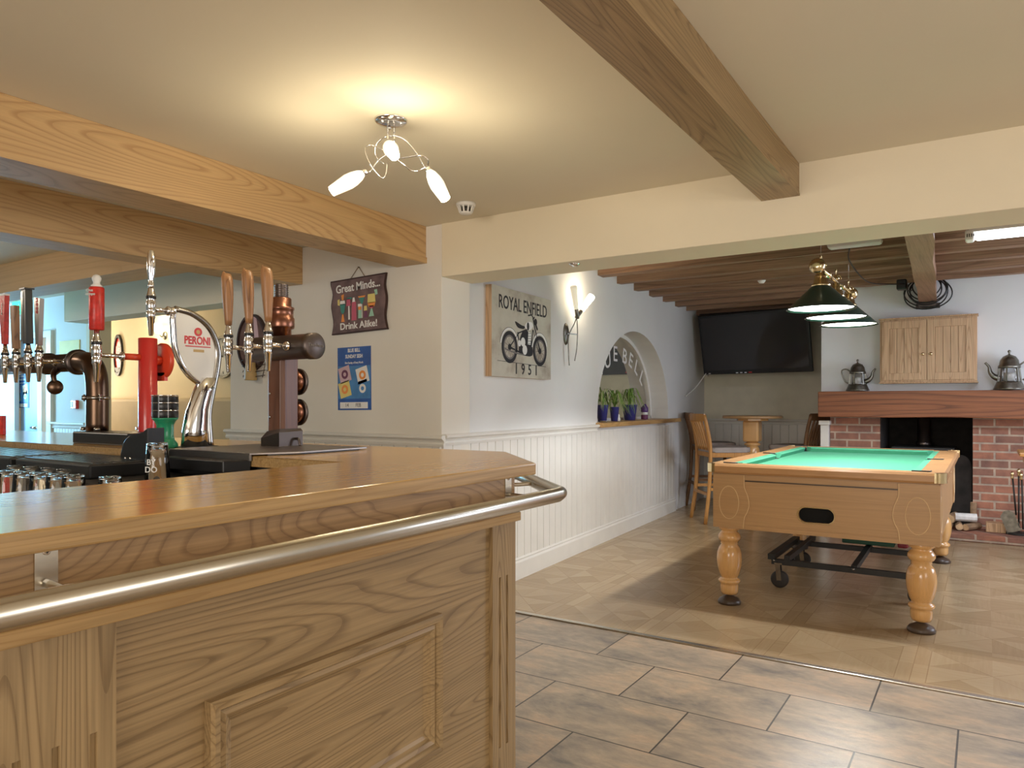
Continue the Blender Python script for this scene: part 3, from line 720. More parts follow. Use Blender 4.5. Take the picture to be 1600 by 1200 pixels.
mb.M = frame((rx+.0135, tyy-.0245, 0), (.87, .5, 0), (0, 0, 1), (.5, -.87, 0)); mb.text('Cruz', -.010, zb+L-.022, .010, .0015, bold=.02); mb.text('campo', -.006, zb+L-.036, .010, .0015, bold=.02)
mb.M = Matrix(); mb.build('tap_handle', ['red_handle', 'white_plastic'], tp, world=True)
# --- chrome sail-shaped font
LX = -2.47
def LP(px, py):
    q = P(px, py, X=LX); return (q.y, q.z)
f3 = thing('beer_font', 'curved chrome beer font with a white leaf-shaped lens and red lettering', 'beer font', (LX, 1.64, BZ))
ML = frame((LX, 0, 0), (0, 1, 0), (0, 0, 1), (1, 0, 0))
q0 = LP(285, 704); q1 = LP(325, 700)
rings = []
pth = [((283, 326), 705), ((286, 324), 672), ((292, 325), 640), ((302, 332), 612), ((312, 338), 590)]
for (a, b_), py in pth:
    (ya, za), (yb_, zb_) = LP(a, py), LP(b_, py); hw = .036-.012*(705-py)/115; c_ = (ya+yb_)/2; r_ = (yb_-ya)/2
    rings.append([(LX+hw*math.cos(R(t_)), c_+r_*math.sin(R(t_)), za) for t_ in range(0, 360, 15)])
mb = MB(); mb.loft(rings); mb.build('column', 'chrome', f3, world=True)
out = [(272, 488), (271, 515), (274, 545), (285, 572), (301, 591), (322, 603), (333, 590), (338, 565), (337, 540), (328, 520), (312, 503), (292, 490)]
poly = smooth2([LP(*q) for q in out], 5)
MB(ML).prism(poly, -.012, .010).build('lens', 'white_plastic', f3, world=True)
pts = [(0, a, b_) for a, b_ in poly]
MB(Matrix.Translation((LX, 0, 0))).tube([(p_[0], p_[1], p_[2]) for p_ in pts], .0115, 14, closed=True, flat=1.0).build('rim', 'chrome', f3, world=True)
spine = [LP(272, 483), LP(300, 492), LP(325, 513), LP(338, 545), LP(337, 575), LP(330, 612), LP(324, 650), LP(326, 700)]
MB().tube([(LX+.004, a, b_) for a, b_ in spine], [.012, .013, .014, .015, .015, .014, .014, .018], 16, 5).build('spine', 'dull_chrome', f3, world=True)
mb = MB(ML)
u, v = LP(306, 533); mb.text('PERONI', u, v, .028, .0102, sx=.78, bold=.03)
u2, v2 = LP(307, 541); mb.box(u2-.052, u2+.052, v2-.004, v2+.0, .0102, .011)
u3, v3 = LP(307, 519); mb.ring(u3, v3, .008, .016, .0102, .011); mb.m = 1; mb.disc(u3, v3, .008, .0102, .0108); u4, v4 = LP(308, 548); mb.box(u4-.022, u4+.022, v4-.006, v4+.004, .0102, .0106)
mb.build('lettering', ['red_paint', 'gold_tan'], f3, world=True)
a_, b_ = LP(272, 487); ty = P(236, 485, X=LX).y
mb = MB(); mb.lathe([(.014, 0), (.016, .01), (.012, .022), (.008, .03)], (LX, a_+.005, b_), 20, '-Y'); mb.build('collar', 'chrome', f3, world=True)
tp = tap(f3, (LX, ty, b_), (LX, a_-.02, b_), 1.05)
mb = MB(); mb.lathe([(.0095, b_+.07), (.0105, b_+.085), (.008, b_+.092), (.0085, b_+.105), (.0135, b_+.13), (.0145, b_+.165), (.0135, b_+.185), (.009, b_+.205), (.002, b_+.209)], (LX, ty, 0), 20); mb.build('tap_handle', 'chrome', tp, world=True)
MB().box(LX-.05, LX+.05, 1.40, 1.467, .985, BZ-.005, .004).build('hose_box', 'black_plastic', f3, world=True)
MB().box(LX-.038, LX+.05, 1.562, 1.71, BZ, BZ+.006, .002).build('base', 'black_plastic', f3, world=True)
# --- walnut and copper tower with three taps
f4 = thing('beer_font', 'walnut and copper beer tower with three wooden tap handles on a steel tray', 'beer font', (P(443, 650, Y=1.80).x, 1.80, BZ))
wx, wy = f4.location.x, 1.80; cz = 1.418
mb = MB().prism([(wx-.036, wy-.04), (wx+.028, wy-.04), (wx+.04, wy-.028), (wx+.04, wy+.032), (wx+.028, wy+.04), (wx-.04, wy+.04)], 1.09, 1.39, .002)
mb.build('column', 'tower_wood', f4, world=True)
mb = MB()
for z in (1.17, 1.255): MB().lathe([(.004, 0), (.006, .003), (.004, .005)], (wx-.024, wy-.04, z), 12, '-Y').build('stud', 'dull_chrome', f4, world=True)
mb = MB()
for z in (1.30, 1.186):
    mb = MB().lathe([(.03, 0), (.040, .016), (.040, .022), (.001, .026)], (wx, wy+.04, z), 28, 'Y'); mb.m = 1; mb.lathe([(.043, .026), (.050, .026), (.050, .034), (.043, .034), (.001, .030)], (wx, wy+.04, z), 28, 'Y'); mb.build('badge', ['copper', 'gunmetal'], f4, world=True)
k_ = .80
def FT(x, y, z): return (wx+x*k_, wy+y*k_, z)
mb = MB(); mb.loft([[FT(-.07, -.07, 1.065), FT(.055, -.07, 1.065), FT(.06, .06, 1.065), FT(-.07, .06, 1.065)], [FT(-.07, -.07, 1.092), FT(.055, -.07, 1.115), FT(.06, .06, 1.118), FT(-.07, .06, 1.10)], [FT(-.04, -.06, 1.118), FT(.05, -.06, 1.128), FT(.053, .055, 1.128), FT(-.05, .055, 1.12)]], False)
mb.tube([FT(.06, .02, 1.09), FT(.078, .02, 1.088), FT(.09, .02, 1.064)], .005, 10, 4)
mb.build('foot', 'gunmetal', f4, world=True)
xa, xb = P(402, 538, Y=wy-.05).x, P(490, 538, Y=wy-.06).x
mb = MB().lathe([(.042, xa), (.044, xa+.004), (.044, xb-.035), (.046, xb-.03), (.046, xb-.003), (.042, xb)], (0, wy-.05, cz), 36, 'X'); 
mb.m = 1; MR2 = frame((xb, wy-.05, cz), (0, 1, 0), (0, 0, 1), (1, 0, 0)); mb.M = MR2; mb.text('Thatchers', 0, .002, .012, .001, bold=.01)
mb.build('manifold', ['gunmetal', 'ink_grey'], f4, world=True)
mb = MB().lathe([(.036, 1.445), (.036, 1.49), (.045, 1.494), (.047, 1.50), (.047, 1.53), (.043, 1.535), (.043, 1.56), (.046, 1.563), (.046, 1.57), (.036, 1.574), (.036, 1.602), (.032, 1.606)], (wx, wy-.01, 0), 32)
mb.build('collar', 'copper', f4, world=True)
pr = []
for k in range(6): pr += [(.024, 1.606+k*.0085), (.0255, 1.609+k*.0085), (.024, 1.6125+k*.0085)]
MB().lathe(pr, (wx, wy-.01, 0), 24).build('threaded_cap', 'gunmetal', f4, world=True)
for px in (419, 389, 357):
    c = P(px, 540, Y=1.625); c.z = cz
    tp = tap(f4, c, (c.x, wy-.094, cz), 1.0)
    zb = cz+.078; zt = cz+.262; mb = MB(); rings = []
    for i in range(11):
        t_ = i/10; z = zb+(zt-zb)*t_; r_ = .0115+.0085*math.sin(min(1, t_*1.15)*math.pi*.55); ox = -.010*t_**1.5
        if t_ > .9: r_ *= .75
        rings.append([(c.x+ox+r_*math.cos(R(a)), c.y+r_*math.sin(R(a)), z+(-.006*math.cos(R(a)) if t_ > .85 else 0)) for a in range(0, 360, 24)])
    mb.loft(rings); mb.tube([(c.x-.020, c.y, zt-.004), (c.x-.030, c.y, zt+.008)], [.008, .003], 8); mb.build('tap_handle', 'handle_wood', tp, world=True)
ty0 = 1.47
tr_ = thing('drip_tray', 'wide steel drip tray under the walnut and copper tower', 'tray', (wx, 1.62, BZ))
xl, xr = P(322, 705, Y=1.6).x, P(500, 705, Y=1.7).x
MB().prism([(xl, 1.46), (xr-.05, 1.46), (xr+.02, 1.60), (xr+.02, 1.90), (xl, 1.90)], BZ+.004, BZ+.010, .001).prism([(xl, 1.458), (xr-.05, 1.458), (xr-.046, 1.464), (xl, 1.464)], BZ-.014, BZ+.004).build('plate', 'tray_steel', tr_, world=True)
MB().prism([(xl+.05, 1.40), (xr-.10, 1.40), (xr-.05, 1.465), (xl+.03, 1.465)], BZ-.05, BZ-.012, .004).prism([(xl+.01, 1.52), (xr-.04, 1.52), (xr, 1.63), (xr, 1.88), (xl+.01, 1.88)], BZ, BZ+.004).build('trough', 'black_plastic', tr_, world=True)
# black curved cover between the trays
cv = P(205, 705, Y=1.36)
t_ = thing('pump_cover', 'black curved plastic cover between drip tray and red font', 'cover', (cv.x, 1.38, .985))
poly = [(-.085, 0), (.085, 0), (.085, .155), (.05, .135), (.0, .13), (-.045, .115), (-.07, .08), (-.078, .03)]
MB(frame((cv.x+.01, 1.42, .985), (1, 0, 0), (0, 0, 1), (0, -1, 0))).prism(smooth2(poly[2:], 3, False)+poly[:2], 0, .06, .003).build('shell', 'black_plastic', t_, world=True)
for dx in (-.03, 0): MB().cyl((cv.x+dx, 1.36, 1.035), (cv.x+dx, 1.355, 1.035), .004).build('screw', 'chrome', t_, world=True)
# green and black goblet stand
g = P(258, 703, Y=1.55); g.y = 1.55
t_ = thing('pedestal_cup', 'green pedestal cup with black and silver banded top beside the red font', 'cup', (g.x, 1.55, BZ))
MB().lathe([(.040, BZ), (.044, BZ+.006), (.043, BZ+.018), (.033, BZ+.03), (.029, BZ+.045), (.029, BZ+.085), (.036, BZ+.10), (.044, BZ+.108), (.044, BZ+.112)], (g.x, 1.55, 0), 32).build('pedestal', 'green_paint', t_, world=True)
mb = MB()
for k, (z0, z1) in enumerate(((.112, .137), (.140, .165), (.168, .190))): mb.lathe([(.044, BZ+z0), (.045, BZ+z0+.002), (.045, BZ+z1-.002), (.044, BZ+z1)], (g.x, 1.55, 0), 32)
mb.build('band', 'black_plastic', t_, world=True)
mb = MB()
for z in (.1385, .1665, .193): mb.lathe([(.0445, BZ+z-.002), (.046, BZ+z), (.0445, BZ+z+.002)], (g.x, 1.55, 0), 32)
for a in (-95, -60, -20): mb.box(g.x+.0452*math.cos(R(a))-.002, g.x+.0452*math.cos(R(a))+.002, 1.55+.0452*math.sin(R(a))-.001, 1.55+.0452*math.sin(R(a))+.001, BZ+.113, BZ+.19)
mb.build('rim', 'chrome', t_, world=True)
# tumblers
def glassprof(h, r0, r1, t=.003): return [(r0*.98, 0), (r0, .002), (r1, h), (r1-t, h), (r0-t, t*2.5), (.0, t*2.5)]
def tumbler(M, h, r0, r1):
    mb = MB(M); v = []; pr = glassprof(h, r0, r1); mb.lathe(pr, seg=28, caps=False)
    mb.prism([(r0*.98*math.cos(2*math.pi*k/28), r0*.98*math.sin(2*math.pi*k/28)) for k in range(28)], -.0, .0001)
    return mb
gp = P(246, 700, Y=1.27); gz = .986
t_ = thing('drinking_glass', 'upturned clear tumbler with white lettering standing on the black ledge', 'glass', (gp.x, 1.27, gz))
mb = MB(); mb.lathe([(.036, 0), (.0365, .002), (.029, .112), (.027, .116), (.0, .116), (.0, .108), (.026, .107), (.033, .002), (.036, 0)], seg=32, caps=False)
mb.build('glass_body', 'clear_glass', t_)
MG = frame((.018, -.0285, 0), (.87, .5, 0), (0, 0, 1), (.5, -.87, 0))
MB(MG).text('BY', 0, .058, .017, .003, bold=.01).build('lettering', 'white_paint', t_); MB(MG).text('DO', 0, .036, .017, .004, bold=.01).build('lettering', 'white_paint', t_)
tb = MB(); tb.lathe([(.036, 0), (.0365, .002), (.029, .122), (.027, .126), (.0, .126), (.0, .118), (.026, .117), (.033, .002), (.036, 0)], seg=24, caps=False)
gl0 = tb.build('drinking_glass', 'clear_glass'); n = 0
spots = [(13, 1.06), (26, 1.16), (38, 1.07), (52, 1.17), (64, 1.08), (79, 1.18), (90, 1.09), (104, 1.18), (115, 1.10), (172, 1.13)]
where = ['first from the left edge', 'second from the left edge', 'third from the left, at the front', 'fourth from the left, at the back', 'fifth from the left, at the front', 'sixth from the left, at the back', 'seventh from the left, at the front', 'last but one, at the back', 'last at the right of the row', 'standing alone right of the row']
for i, (px, y) in enumerate(spots):
    o = gl0 if i == 0 else dup(gl0)
    q = P(px, 740, Y=y); o.location = (q.x, y, .886)
    tag(o, 'upturned glass on the dark servery shelf, '+where[i], 'glass', 'glasses under the drip trays')
# ================================================================== LIGHT FITTINGS
cp = P(611, 187, Z=CZ)
lf = thing('ceiling_light', 'chrome three-arm ceiling light with frosted tulip shades between the beams', 'ceiling light', (cp.x, cp.y, CZ))
mb = MB().lathe([(.061, 0), (.061, -.006), (.055, -.012), (.03, -.018), (.001, -.02)], (cp.x, cp.y, CZ), 36)
for a in (20, 140, 260): mb.lathe([(.007, -.014), (.007, -.018), (.003, -.022)], (cp.x+.04*math.cos(R(a)), cp.y+.04*math.sin(R(a)), CZ), 12)
mb.build('canopy', 'chrome', lf, world=True)
mb = MB()
for dx in (-.012, .012): mb.cyl((cp.x+dx*.84, cp.y+dx*.54, CZ-.015), (cp.x+dx*.84, cp.y+dx*.54, CZ-.12), .0035, 10)
mb.build('stem', 'chrome', lf, world=True)
# the plane through the fitting parallel to the picture width keeps the photographed layout
rt = Vector((math.cos(YAW), math.sin(YAW), 0)); fw = Vector((-math.sin(YAW), math.cos(YAW), 0)); dd = cp.dot(fw)
def LQ(px, py, off=0):
    d = dd+off; return rt*((px-800)/F*d)+fw*d+Vector((0, 0, H+(HZ-py)/F*d))
def shade(a, b):
    a = Vector(a); b = Vector(b); ax = (b-a).normalized(); L = (b-a).length
    x = ax.orthogonal().normalized(); y = ax.cross(x); M = frame(a, x, y, ax)
    c0 = MB(M).lathe([(.010, -.018), (.011, -.014), (.011, .0), (.009, .004)], seg=16).build('lamp_holder', 'chrome', lf, world=True)
    pr = [(.012, 0), (.020, .015), (.026, .04), (.028, .065), (.024, .10), (.019, L), (.017, L), (.021, .10), (.025, .065), (.023, .04), (.017, .016), (.001, .004)]
    g_ = MB(M).lathe(pr, seg=24, caps=False).build('lamp_shade', 'shade_glass', lf, world=True)
    MB(M).lathe([(.001, .01), (.008, .02), (.0155, .06), (.0165, .09), (.014, L-.012), (.001, L-.006)], seg=16).build('bulb', 'light_on', g_, world=True)
    return a+ax*(L+.03)
e1 = shade(LQ(567, 271, 0), LQ(518, 299, -.04)); e2 = shade(LQ(671, 268), LQ(696, 311, -.03)); e3 = shade(LQ(607, 226, -.02), LQ(616, 243, -.135))
mb = MB()
mb.tube([LQ(606, 240), LQ(590, 252, .01), LQ(578, 268, .0), LQ(567, 271)][::-1], .0028, 8, 6)
mb.tube([LQ(605, 255, .02), LQ(603, 272, .01), LQ(597, 278), LQ(588, 270, -.01), LQ(577, 254, -.02), LQ(571, 238), LQ(572, 229, .02), LQ(582, 227, .03), LQ(600, 235, .02)], .0028, 8, 6)
mb.tube([LQ(600, 256, .03), LQ(588, 245, .04), LQ(587, 228, .03), LQ(598, 216, .02), LQ(613, 212), LQ(632, 218), LQ(650, 238), LQ(663, 260), LQ(669, 267)], .0028, 8, 6)
mb.tube([LQ(610, 250, .03), LQ(635, 246), LQ(655, 243, -.02), LQ(668, 248, -.01), LQ(668, 258, .02), LQ(655, 266, .03), LQ(642, 266, .02), LQ(631, 257, .01), LQ(614, 245)], .0028, 8, 6)
mb.build('arm', 'chrome', lf, world=True)
for q in (e1, e2, e3): point('bulb_light', q, 2.6, (1, .86, .60), .03)
# smoke detector
sd = P(728, 318, Z=CZ)
t_ = thing('smoke_detector', 'white round smoke detector on the ceiling near the header', 'smoke detector', (sd.x, sd.y, CZ))
MB().lathe([(.052, 0), (.052, -.012), (.046, -.018), (.03, -.019)], (sd.x, sd.y, CZ), 32).lathe([(.030, -.046), (.034, -.05), (.028, -.056), (.001, -.058)], (sd.x, sd.y, CZ), 24).build('base', 'white_plastic', t_, world=True)
mb = MB()
for k in range(10):
    a = 2*math.pi*k/10; c, s_ = math.cos(a), math.sin(a); mb.bar((sd.x+.044*c, sd.y+.044*s_, CZ-.016), (sd.x+.032*c, sd.y+.032*s_, CZ-.050), .008, .005)
mb.build('cage', 'white_plastic', t_, world=True)
MB().lathe([(.024, -.018), (.024, -.046)], (sd.x, sd.y, CZ), 20).build('chamber', 'grille_dark', t_, world=True)
# small chrome downlight-like detector under the header
q = P(896, 411, Z=HB)
tag(MB().lathe([(.03, 0), (.03, -.006), (.012, -.016), (.001, -.018)], (q.x, q.y+.01, HB), 24).build('ceiling_sensor', 'chrome'), 'small shiny disc fixed under the header soffit', 'sensor')
q = P(1190, 440, Z=2.32)
tag(MB().lathe([(.035, .01), (.035, 0), (.02, -.02), (.001, -.022)], (q.x, q.y, 2.325), 20).build('ceiling_sensor', 'white_plastic'), 'small white sensor dome fixed among the dark joists', 'sensor')
# wall light
ws, wz = onw(884, 522); MWL = frame(A0+T*ws+Vector((0, 0, wz)), T, (0, 0, 1), NN)
wl = thing('wall_light', 'twin-arm chrome wall light with one lit white tube shade', 'wall light', tuple(A0+T*ws+Vector((0, 0, wz))))
MB(MWL).lathe([(.055, 0), (.05, .008), (.03, .018), (.001, .022)], seg=28, axis=Matrix.Diagonal((.9, 1.6, 1, 1))).build('back_plate', 'pewter', wl, world=True)
mb = MB(MWL)
mb.tube([(.06, -.21, .05), (.075, -.12, .06), (.07, 0, .07), (.04, .09, .08), (.03, .13, .08)], .0055, 10, 6, flat=.7)
mb.tube([(-.02, -.25, .04), (-.035, -.15, .04), (-.03, -.02, .04), (.01, .08, .07), (.03, .13, .08)], .0055, 10, 6, flat=.7)
mb.bar((-.03, 0, .02), (.07, 0, .07), .01, .008); mb.build('arm', 'pewter', wl, world=True)
def tubesh(a, b, m_, r0=.016, r1=.028):
    a = Vector(a); b = Vector(b); ax = (b-a).normalized(); x = ax.orthogonal().normalized(); M = MWL @ frame(a, x, ax.cross(x), ax); L = (b-a).length
    MB(M).lathe([(.014, -.03), (.016, -.02), (.016, .05), (.012, .055)], seg=16).build('lamp_holder', 'pewter', wl, world=True)
    return MB(M).lathe([(r0, .05), (r0+.003, .06), (r1, L-.01), (r1-.004, L)], seg=20).build('lamp_shade', m_, wl, world=True)
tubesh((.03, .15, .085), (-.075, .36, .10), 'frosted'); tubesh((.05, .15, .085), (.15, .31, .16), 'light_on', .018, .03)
point('wall_light_bulb', MWL @ Vector((.19, .33, .17)), 3.2, (1, .86, .62), .03)
# pool table lights
pl = thing('pool_table_light', 'brass rail with three dark green cone shades hanging over the pool table', 'pool light', (-.8, 5.06, 1.77))
LXp = -.80; LYs = (4.54, 5.06, 5.57); rz = 1.765
mb = MB().cyl((LXp, 4.44, 2.0), (LXp, 5.68, 2.0), .012)
for y in (4.80, 5.32): mb.cyl((LXp, y-.045, 2.0), (LXp, y+.045, 2.0), .017)
mb.build('rail', 'brass', pl, world=True)
for y, d_ in ((4.43, -1), (5.69, 1)):
    MB().lathe([(.012, -.03), (.02, -.028), (.035, -.02), (.045, 0), (.035, .02), (.012, .03)], (LXp, y, 2.0), 24, 'Y').build('end_knob', 'brass', pl, world=True)
for i, y in enumerate(LYs):
    s_ = MB().lathe([(.19, rz), (.186, rz+.004), (.05, rz+.135), (.045, rz+.14), (.042, rz+.14), (.180, rz+.006), (.19, rz)], (LXp, y, 0), 48, caps=False).build('lamp_shade', 'shade_green', pl, world=True)
    MB().lathe([(.001, rz+.012), (.176, rz+.0105), (.176, rz+.009), (.001, rz+.009)], (LXp, y, 0), 40).build('diffuser', 'pool_glow' if i < 2 else 'pool_glow_warm', s_, world=True)
    MB().lathe([(.052, rz+.132), (.054, rz+.14), (.046, rz+.15), (.040, rz+.155), (.040, rz+.172), (.033, rz+.178), (.036, rz+.188), (.030, rz+.20), (.022, rz+.206), (.022, rz+.222)], (LXp, y, 0), 28).build('gallery', 'brass', s_, world=True)
    mb = MB(); mb.lathe([(.018, 2.01), (.022, 2.016), (.010, 2.03), (.012, 2.036), (.004, 2.045)], (LXp, y, 0), 20)
    mb.tube([(LXp, y+.018*math.sin(R(a)), 2.062+.018*math.cos(R(a))) for a in range(0, 360, 30)], .003, 8, closed=True)
    mb.tube([(LXp+.03*math.cos(R(a)), y, 2.018+.022*math.sin(R(a))) for a in range(-20, 200, 20)], .0025, 8)
    mb.build('hook', 'brass', pl, world=True)
    if i != 1: MB().cyl((LXp, y, 2.08), (LXp, y, 2.33), .0012, 6).build('wire', 'dull_chrome', pl, world=True)
    l_ = bpy.data.lights.new('pool_bulb', 'SPOT'); l_.spot_size = R(152); l_.spot_blend = .25; l_.shadow_soft_size = .045; l_.energy = 62; l_.color = (.95, .97, 1) if i < 2 else (1, .94, .8)
    lo = bpy.data.objects.new('pool_bulb', l_); S.collection.objects.link(lo); lo.location = (LXp, y, rz+.004)
# fluorescent fittings
q = P(1508, 376, Z=2.26)
fl = thing('fluorescent_light', 'lit white fluorescent fitting on the joists at the right edge', 'strip light', (q.x+.6, q.y, 2.33))
MB().box(q.x+.02, q.x+1.2, q.y-.05, q.y+.05, 2.30, 2.328, .004).build('housing', 'white_plastic', fl, world=True)
MB().box(q.x+.05, q.x+1.15, q.y-.045, q.y+.045, 2.255, 2.30, .02).build('diffuser', 'tube_on', fl, world=True)
mb = MB().box(q.x, q.x+.05, q.y-.055, q.y+.055, 2.25, 2.32, .012); mb.build('end_cap', 'white_plastic', fl, world=True)
mb = MB()
for k in range(4): mb.cyl((q.x+.012+k*.012, q.y-.056, 2.29), (q.x+.012+k*.012, q.y-.058, 2.27), .003, 6)
mb.build('vent', 'grille_dark', fl, world=True)
area('fluorescent_tube', (q.x+.6, q.y, 2.245), (0, 0, 0), 1.1, .08, 34, (.74, .84, 1))
q = P(1288, 388, Z=2.26); q2 = P(1384, 378, Z=2.26)
fl = thing('fluorescent_light', 'unlit white strip light fitting on the joists above the pool lights', 'strip light', ((q.x+q2.x)/2, q.y, 2.33))
MB().box(q.x, q2.x, q.y-.05, q.y+.06, 2.295, 2.328, .004).build('housing', 'white_plastic', fl, world=True)
MB().box(q.x+.02, q2.x-.02, q.y-.045, q.y+.055, 2.25, 2.296, .02).build('diffuser', 'lens_off', fl, world=True)
# cable coil on the cross beam
t_ = thing('cable_coil', 'loops of black cable hung around the dark cross beam near the chimney wall', 'cable', (cx, 7.7, 2.2))
mb = MB(); 
for k in range(6):
    r_ = .10+.010*k; pts = []
    for a in range(0, 360, 20):
        pts.append((cx+(.115+.016*k)*math.sin(R(a))+.012*math.sin(k*2+R(a*2)), 7.85+.014*k-.05+.012*math.cos(R(a+k*40)), 2.315+r_*math.cos(R(a))-.02-.008*k))
    mb.tube(pts, .006, 8, 2, closed=True)
mb.tube([(cx-.12, 7.28, 2.27), (cx-.25, 7.0, 2.24), (cx-.36, 6.6, 2.22), (cx-.40, 6.0, 2.29), (-.8, 5.62, 2.32)], .005, 8, 6)
mb.tube([(cx-.12, 7.28, 2.27), (cx-.13, 7.5, 2.24), (cx-.12, 7.80, 2.28)], .005, 8, 6)
mb.build('cable', 'black_plastic', t_, world=True)
MB().box(cx-.20, cx-.12, 7.24, 7.34, 2.22, 2.31, .01).build('plug', 'black_plastic', t_, world=True)
tag(MB().box(cx-.10, cx+.10, 7.97, 8.0, 2.12, 2.17, .003).box(cx-.07, cx+.07, 7.86, 8.0, 2.13, 2.165).build('beam_bracket', 'gunmetal'), 'small metal bracket on the wall under the cross beam end', 'bracket')
# ================================================================== POOL TABLE
PX0, PX1, PY0, PY1, PZ = -1.42, -.165, 4.36, 6.62, .855
pt = thing('pool_table', 'light oak pool table with green baize and turned legs on the parquet floor', 'pool table', ((PX0+PX1)/2, (PY0+PY1)/2, 0))
PB = .475
mb = MB(); i_ = .035
ax0, ax1, ay0, ay1 = PX0+i_, PX1-i_, PY0+i_, PY1-i_
# front panel with the ball-return hole
hx, hz, hw, hh_ = -.80, .585, .095, .042
hole = [(hx+(hw-hh_)*(1 if a < 90 or a > 270 else -1)+hh_*math.cos(R(a)), hz+hh_*math.sin(R(a))) for a in range(0, 360, 15)]
M1 = frame((0, ay0, 0), (1, 0, 0), (0, 0, 1), (0, -1, 0))
fm = MB(M1); fm.sm = False
bmv = fm.bm
def rect_hole(mb_, u0, u1, z0, z1, hole, w0, w1):
    # split in left/right columns and top/bottom quads around a hole
    n = len(hole); outp = []
    cx_, cz__ = hx, hz
    for (a, b_) in hole:
        dx, dz = a-cx_, b_-cz__; sx = ((u1-cx_) if dx > 0 else (cx_-u0))/max(abs(dx), 1e-6); sz = ((z1-cz__) if dz > 0 else (cz__-z0))/max(abs(dz), 1e-6); k = min(sx, sz)
        outp.append((cx_+dx*k, cz__+dz*k))
    # snap corners
    for c in ((u0, z0), (u0, z1), (u1, z0), (u1, z1)):
        j = min(range(n), key=lambda i: (outp[i][0]-c[0])**2+(outp[i][1]-c[1])**2); outp[j] = c
    V = [(a, b_, w1) for a, b_ in hole]+[(a, b_, w1) for a, b_ in outp]+[(a, b_, w0) for a, b_ in hole]+[(a, b_, w0) for a, b_ in outp]
    Fc = []
    for i in range(n):
        j = (i+1) % n
        Fc += [(i, j, n+j, n+i), (2*n+i, 3*n+i, 3*n+j, 2*n+j), (i, 2*n+i, 2*n+j, j), (n+i, n+j, 3*n+j, 3*n+i)]
    mb_._add(V, Fc, False)
rect_hole(fm, ax0, ax1, PB, .80, hole, -.02, 0)
fm.box(ax0, ax1, PB-.004, PB+.02, -.02, .004)
fm.build('front_apron', 'table_wood', pt, world=True)
mb = MB().box(ax0, ax0+.02, ay0+.02, ay1, PB, .80).box(ax1-.02, ax1, ay0+.02, ay1, PB, .80).box(ax0, ax1, ay1-.02, ay1, PB, .80).box(ax0+.02, ax1-.02, ay0+.02, ay1-.02, PB+.01, PB+.03)
mb.build('side_apron', 'table_wood', pt, world=True)
mb = MB(M1); mb.ring(0, 0, 1, 1.0001, 0, .0001, 4) if False else None
V = []; Fc = []; n = len(hole)
rim = [(hx+(a-hx)*1.07, hz+(b_-hz)*1.14) for a, b_ in hole]
mb._add([(a, b_, .004) for a, b_ in hole]+[(a, b_, .004) for a, b_ in rim]+[(a, b_, 0) for a, b_ in hole]+[(a, b_, 0) for a, b_ in rim], [(i, (i+1) % n, n+(i+1) % n, n+i) for i in range(n)]+[(n+i, n+(i+1) % n, 3*n+(i+1) % n, 3*n+i) for i in range(n)], False)
mb.build('return_trim', 'brass', pt, world=True)
MB().box(hx-.14, hx+.14, ay0+.03, ay0+.25, hz-.09, hz+.09).build('return_box', 'hole_shade', pt, world=True)  # black box painted as the shade behind the return hole
# serpentine corner panels and ellipse beading
def corner_panel(M, u0, dirn, wd=.20, name='corner_panel'):
    z0, z1 = PB, .795
    prof = [(wd*.93, z1), (wd*.93, z1-.06), (wd*.93+.005, z1-.085), (wd*1.04, z1-.13), (wd*1.07, (z0+z1)/2-.02), (wd*1.02, z0+.10), (wd*.94, z0+.065), (wd*.90, z0)]
    pr = [(q.x, q.y) for q in crom([Vector((a, b_, 0)) for a, b_ in prof], 5)]
    poly = [(u0, z0), (u0, z1)]+[(u0+dirn*a, b_) for a, b_ in pr]
    o = MB(M).prism(poly, 0, .006).build(name, 'table_wood', pt, world=True)
    mb = MB(M); e = [(u0+dirn*(wd*.48)+.058*math.cos(R(a)), (z0+z1)/2-.01+.098*math.sin(R(a)), .006) for a in range(0, 360, 12)]
    mb.tube([tuple(x) for x in e], .0022, 6, closed=True)
    mb.tube([(u0+dirn*a, b_, .005) for a, b_ in pr], .0025, 6)
    mb.build('beading', 'bead', o, world=True)
    return o
plain('bead', (.72, .50, .27), .4)
corner_panel(M1, ax0, 1); corner_panel(M1, ax1, -1)
M2 = frame((ax1, 0, 0), (0, 1, 0), (0, 0, 1), (1, 0, 0)); corner_panel(M2, ay0-.006, 1, .22); corner_panel(M2, ay1, -1, .22)
MB(M1).box(ax0+.19, ax1-.19, .755, .762, 0, .006).build('shadow_strip', 'foot_brown', pt, world=True)  # dark strip painted as the shadow line of a shallow recess
# rails: wooden top frame, rounded corners
rw = .125
def rr(x0, x1, y0, y1, r, n=6):
    o = []
    for (cx_, cy_, a0) in ((x1-r, y1-r, 0), (x0+r, y1-r, 90), (x0+r, y0+r, 180), (x1-r, y0+r, 270)):
        for k in range(n+1): a = R(a0+90*k/n); o.append((cx_+r*math.cos(a), cy_+r*math.sin(a)))
    return o
oo = rr(PX0, PX1, PY0, PY1, .05); ii = rr(PX0+rw, PX1-rw, PY0+rw, PY1-rw, .004); n = len(oo)
mb = MB()
for (za, zb) in ((.80, PZ),):
    o2 = rr(PX0+.012, PX1-.012, PY0+.012, PY1-.012, .045)
    rings = [[(x, y, za) for x, y in ii], [(x, y, za) for x, y in o2], [(x, y, za+.012) for x, y in oo], [(x, y, zb-.012) for x, y in oo], [(x, y, zb) for x, y in o2], [(x, y, zb) for x, y in ii], [(x, y, za) for x, y in ii]]
    mb.loft(rings, False, caps=False)
mb.build('top_rail', 'table_rail', pt, world=True)
mb = MB()
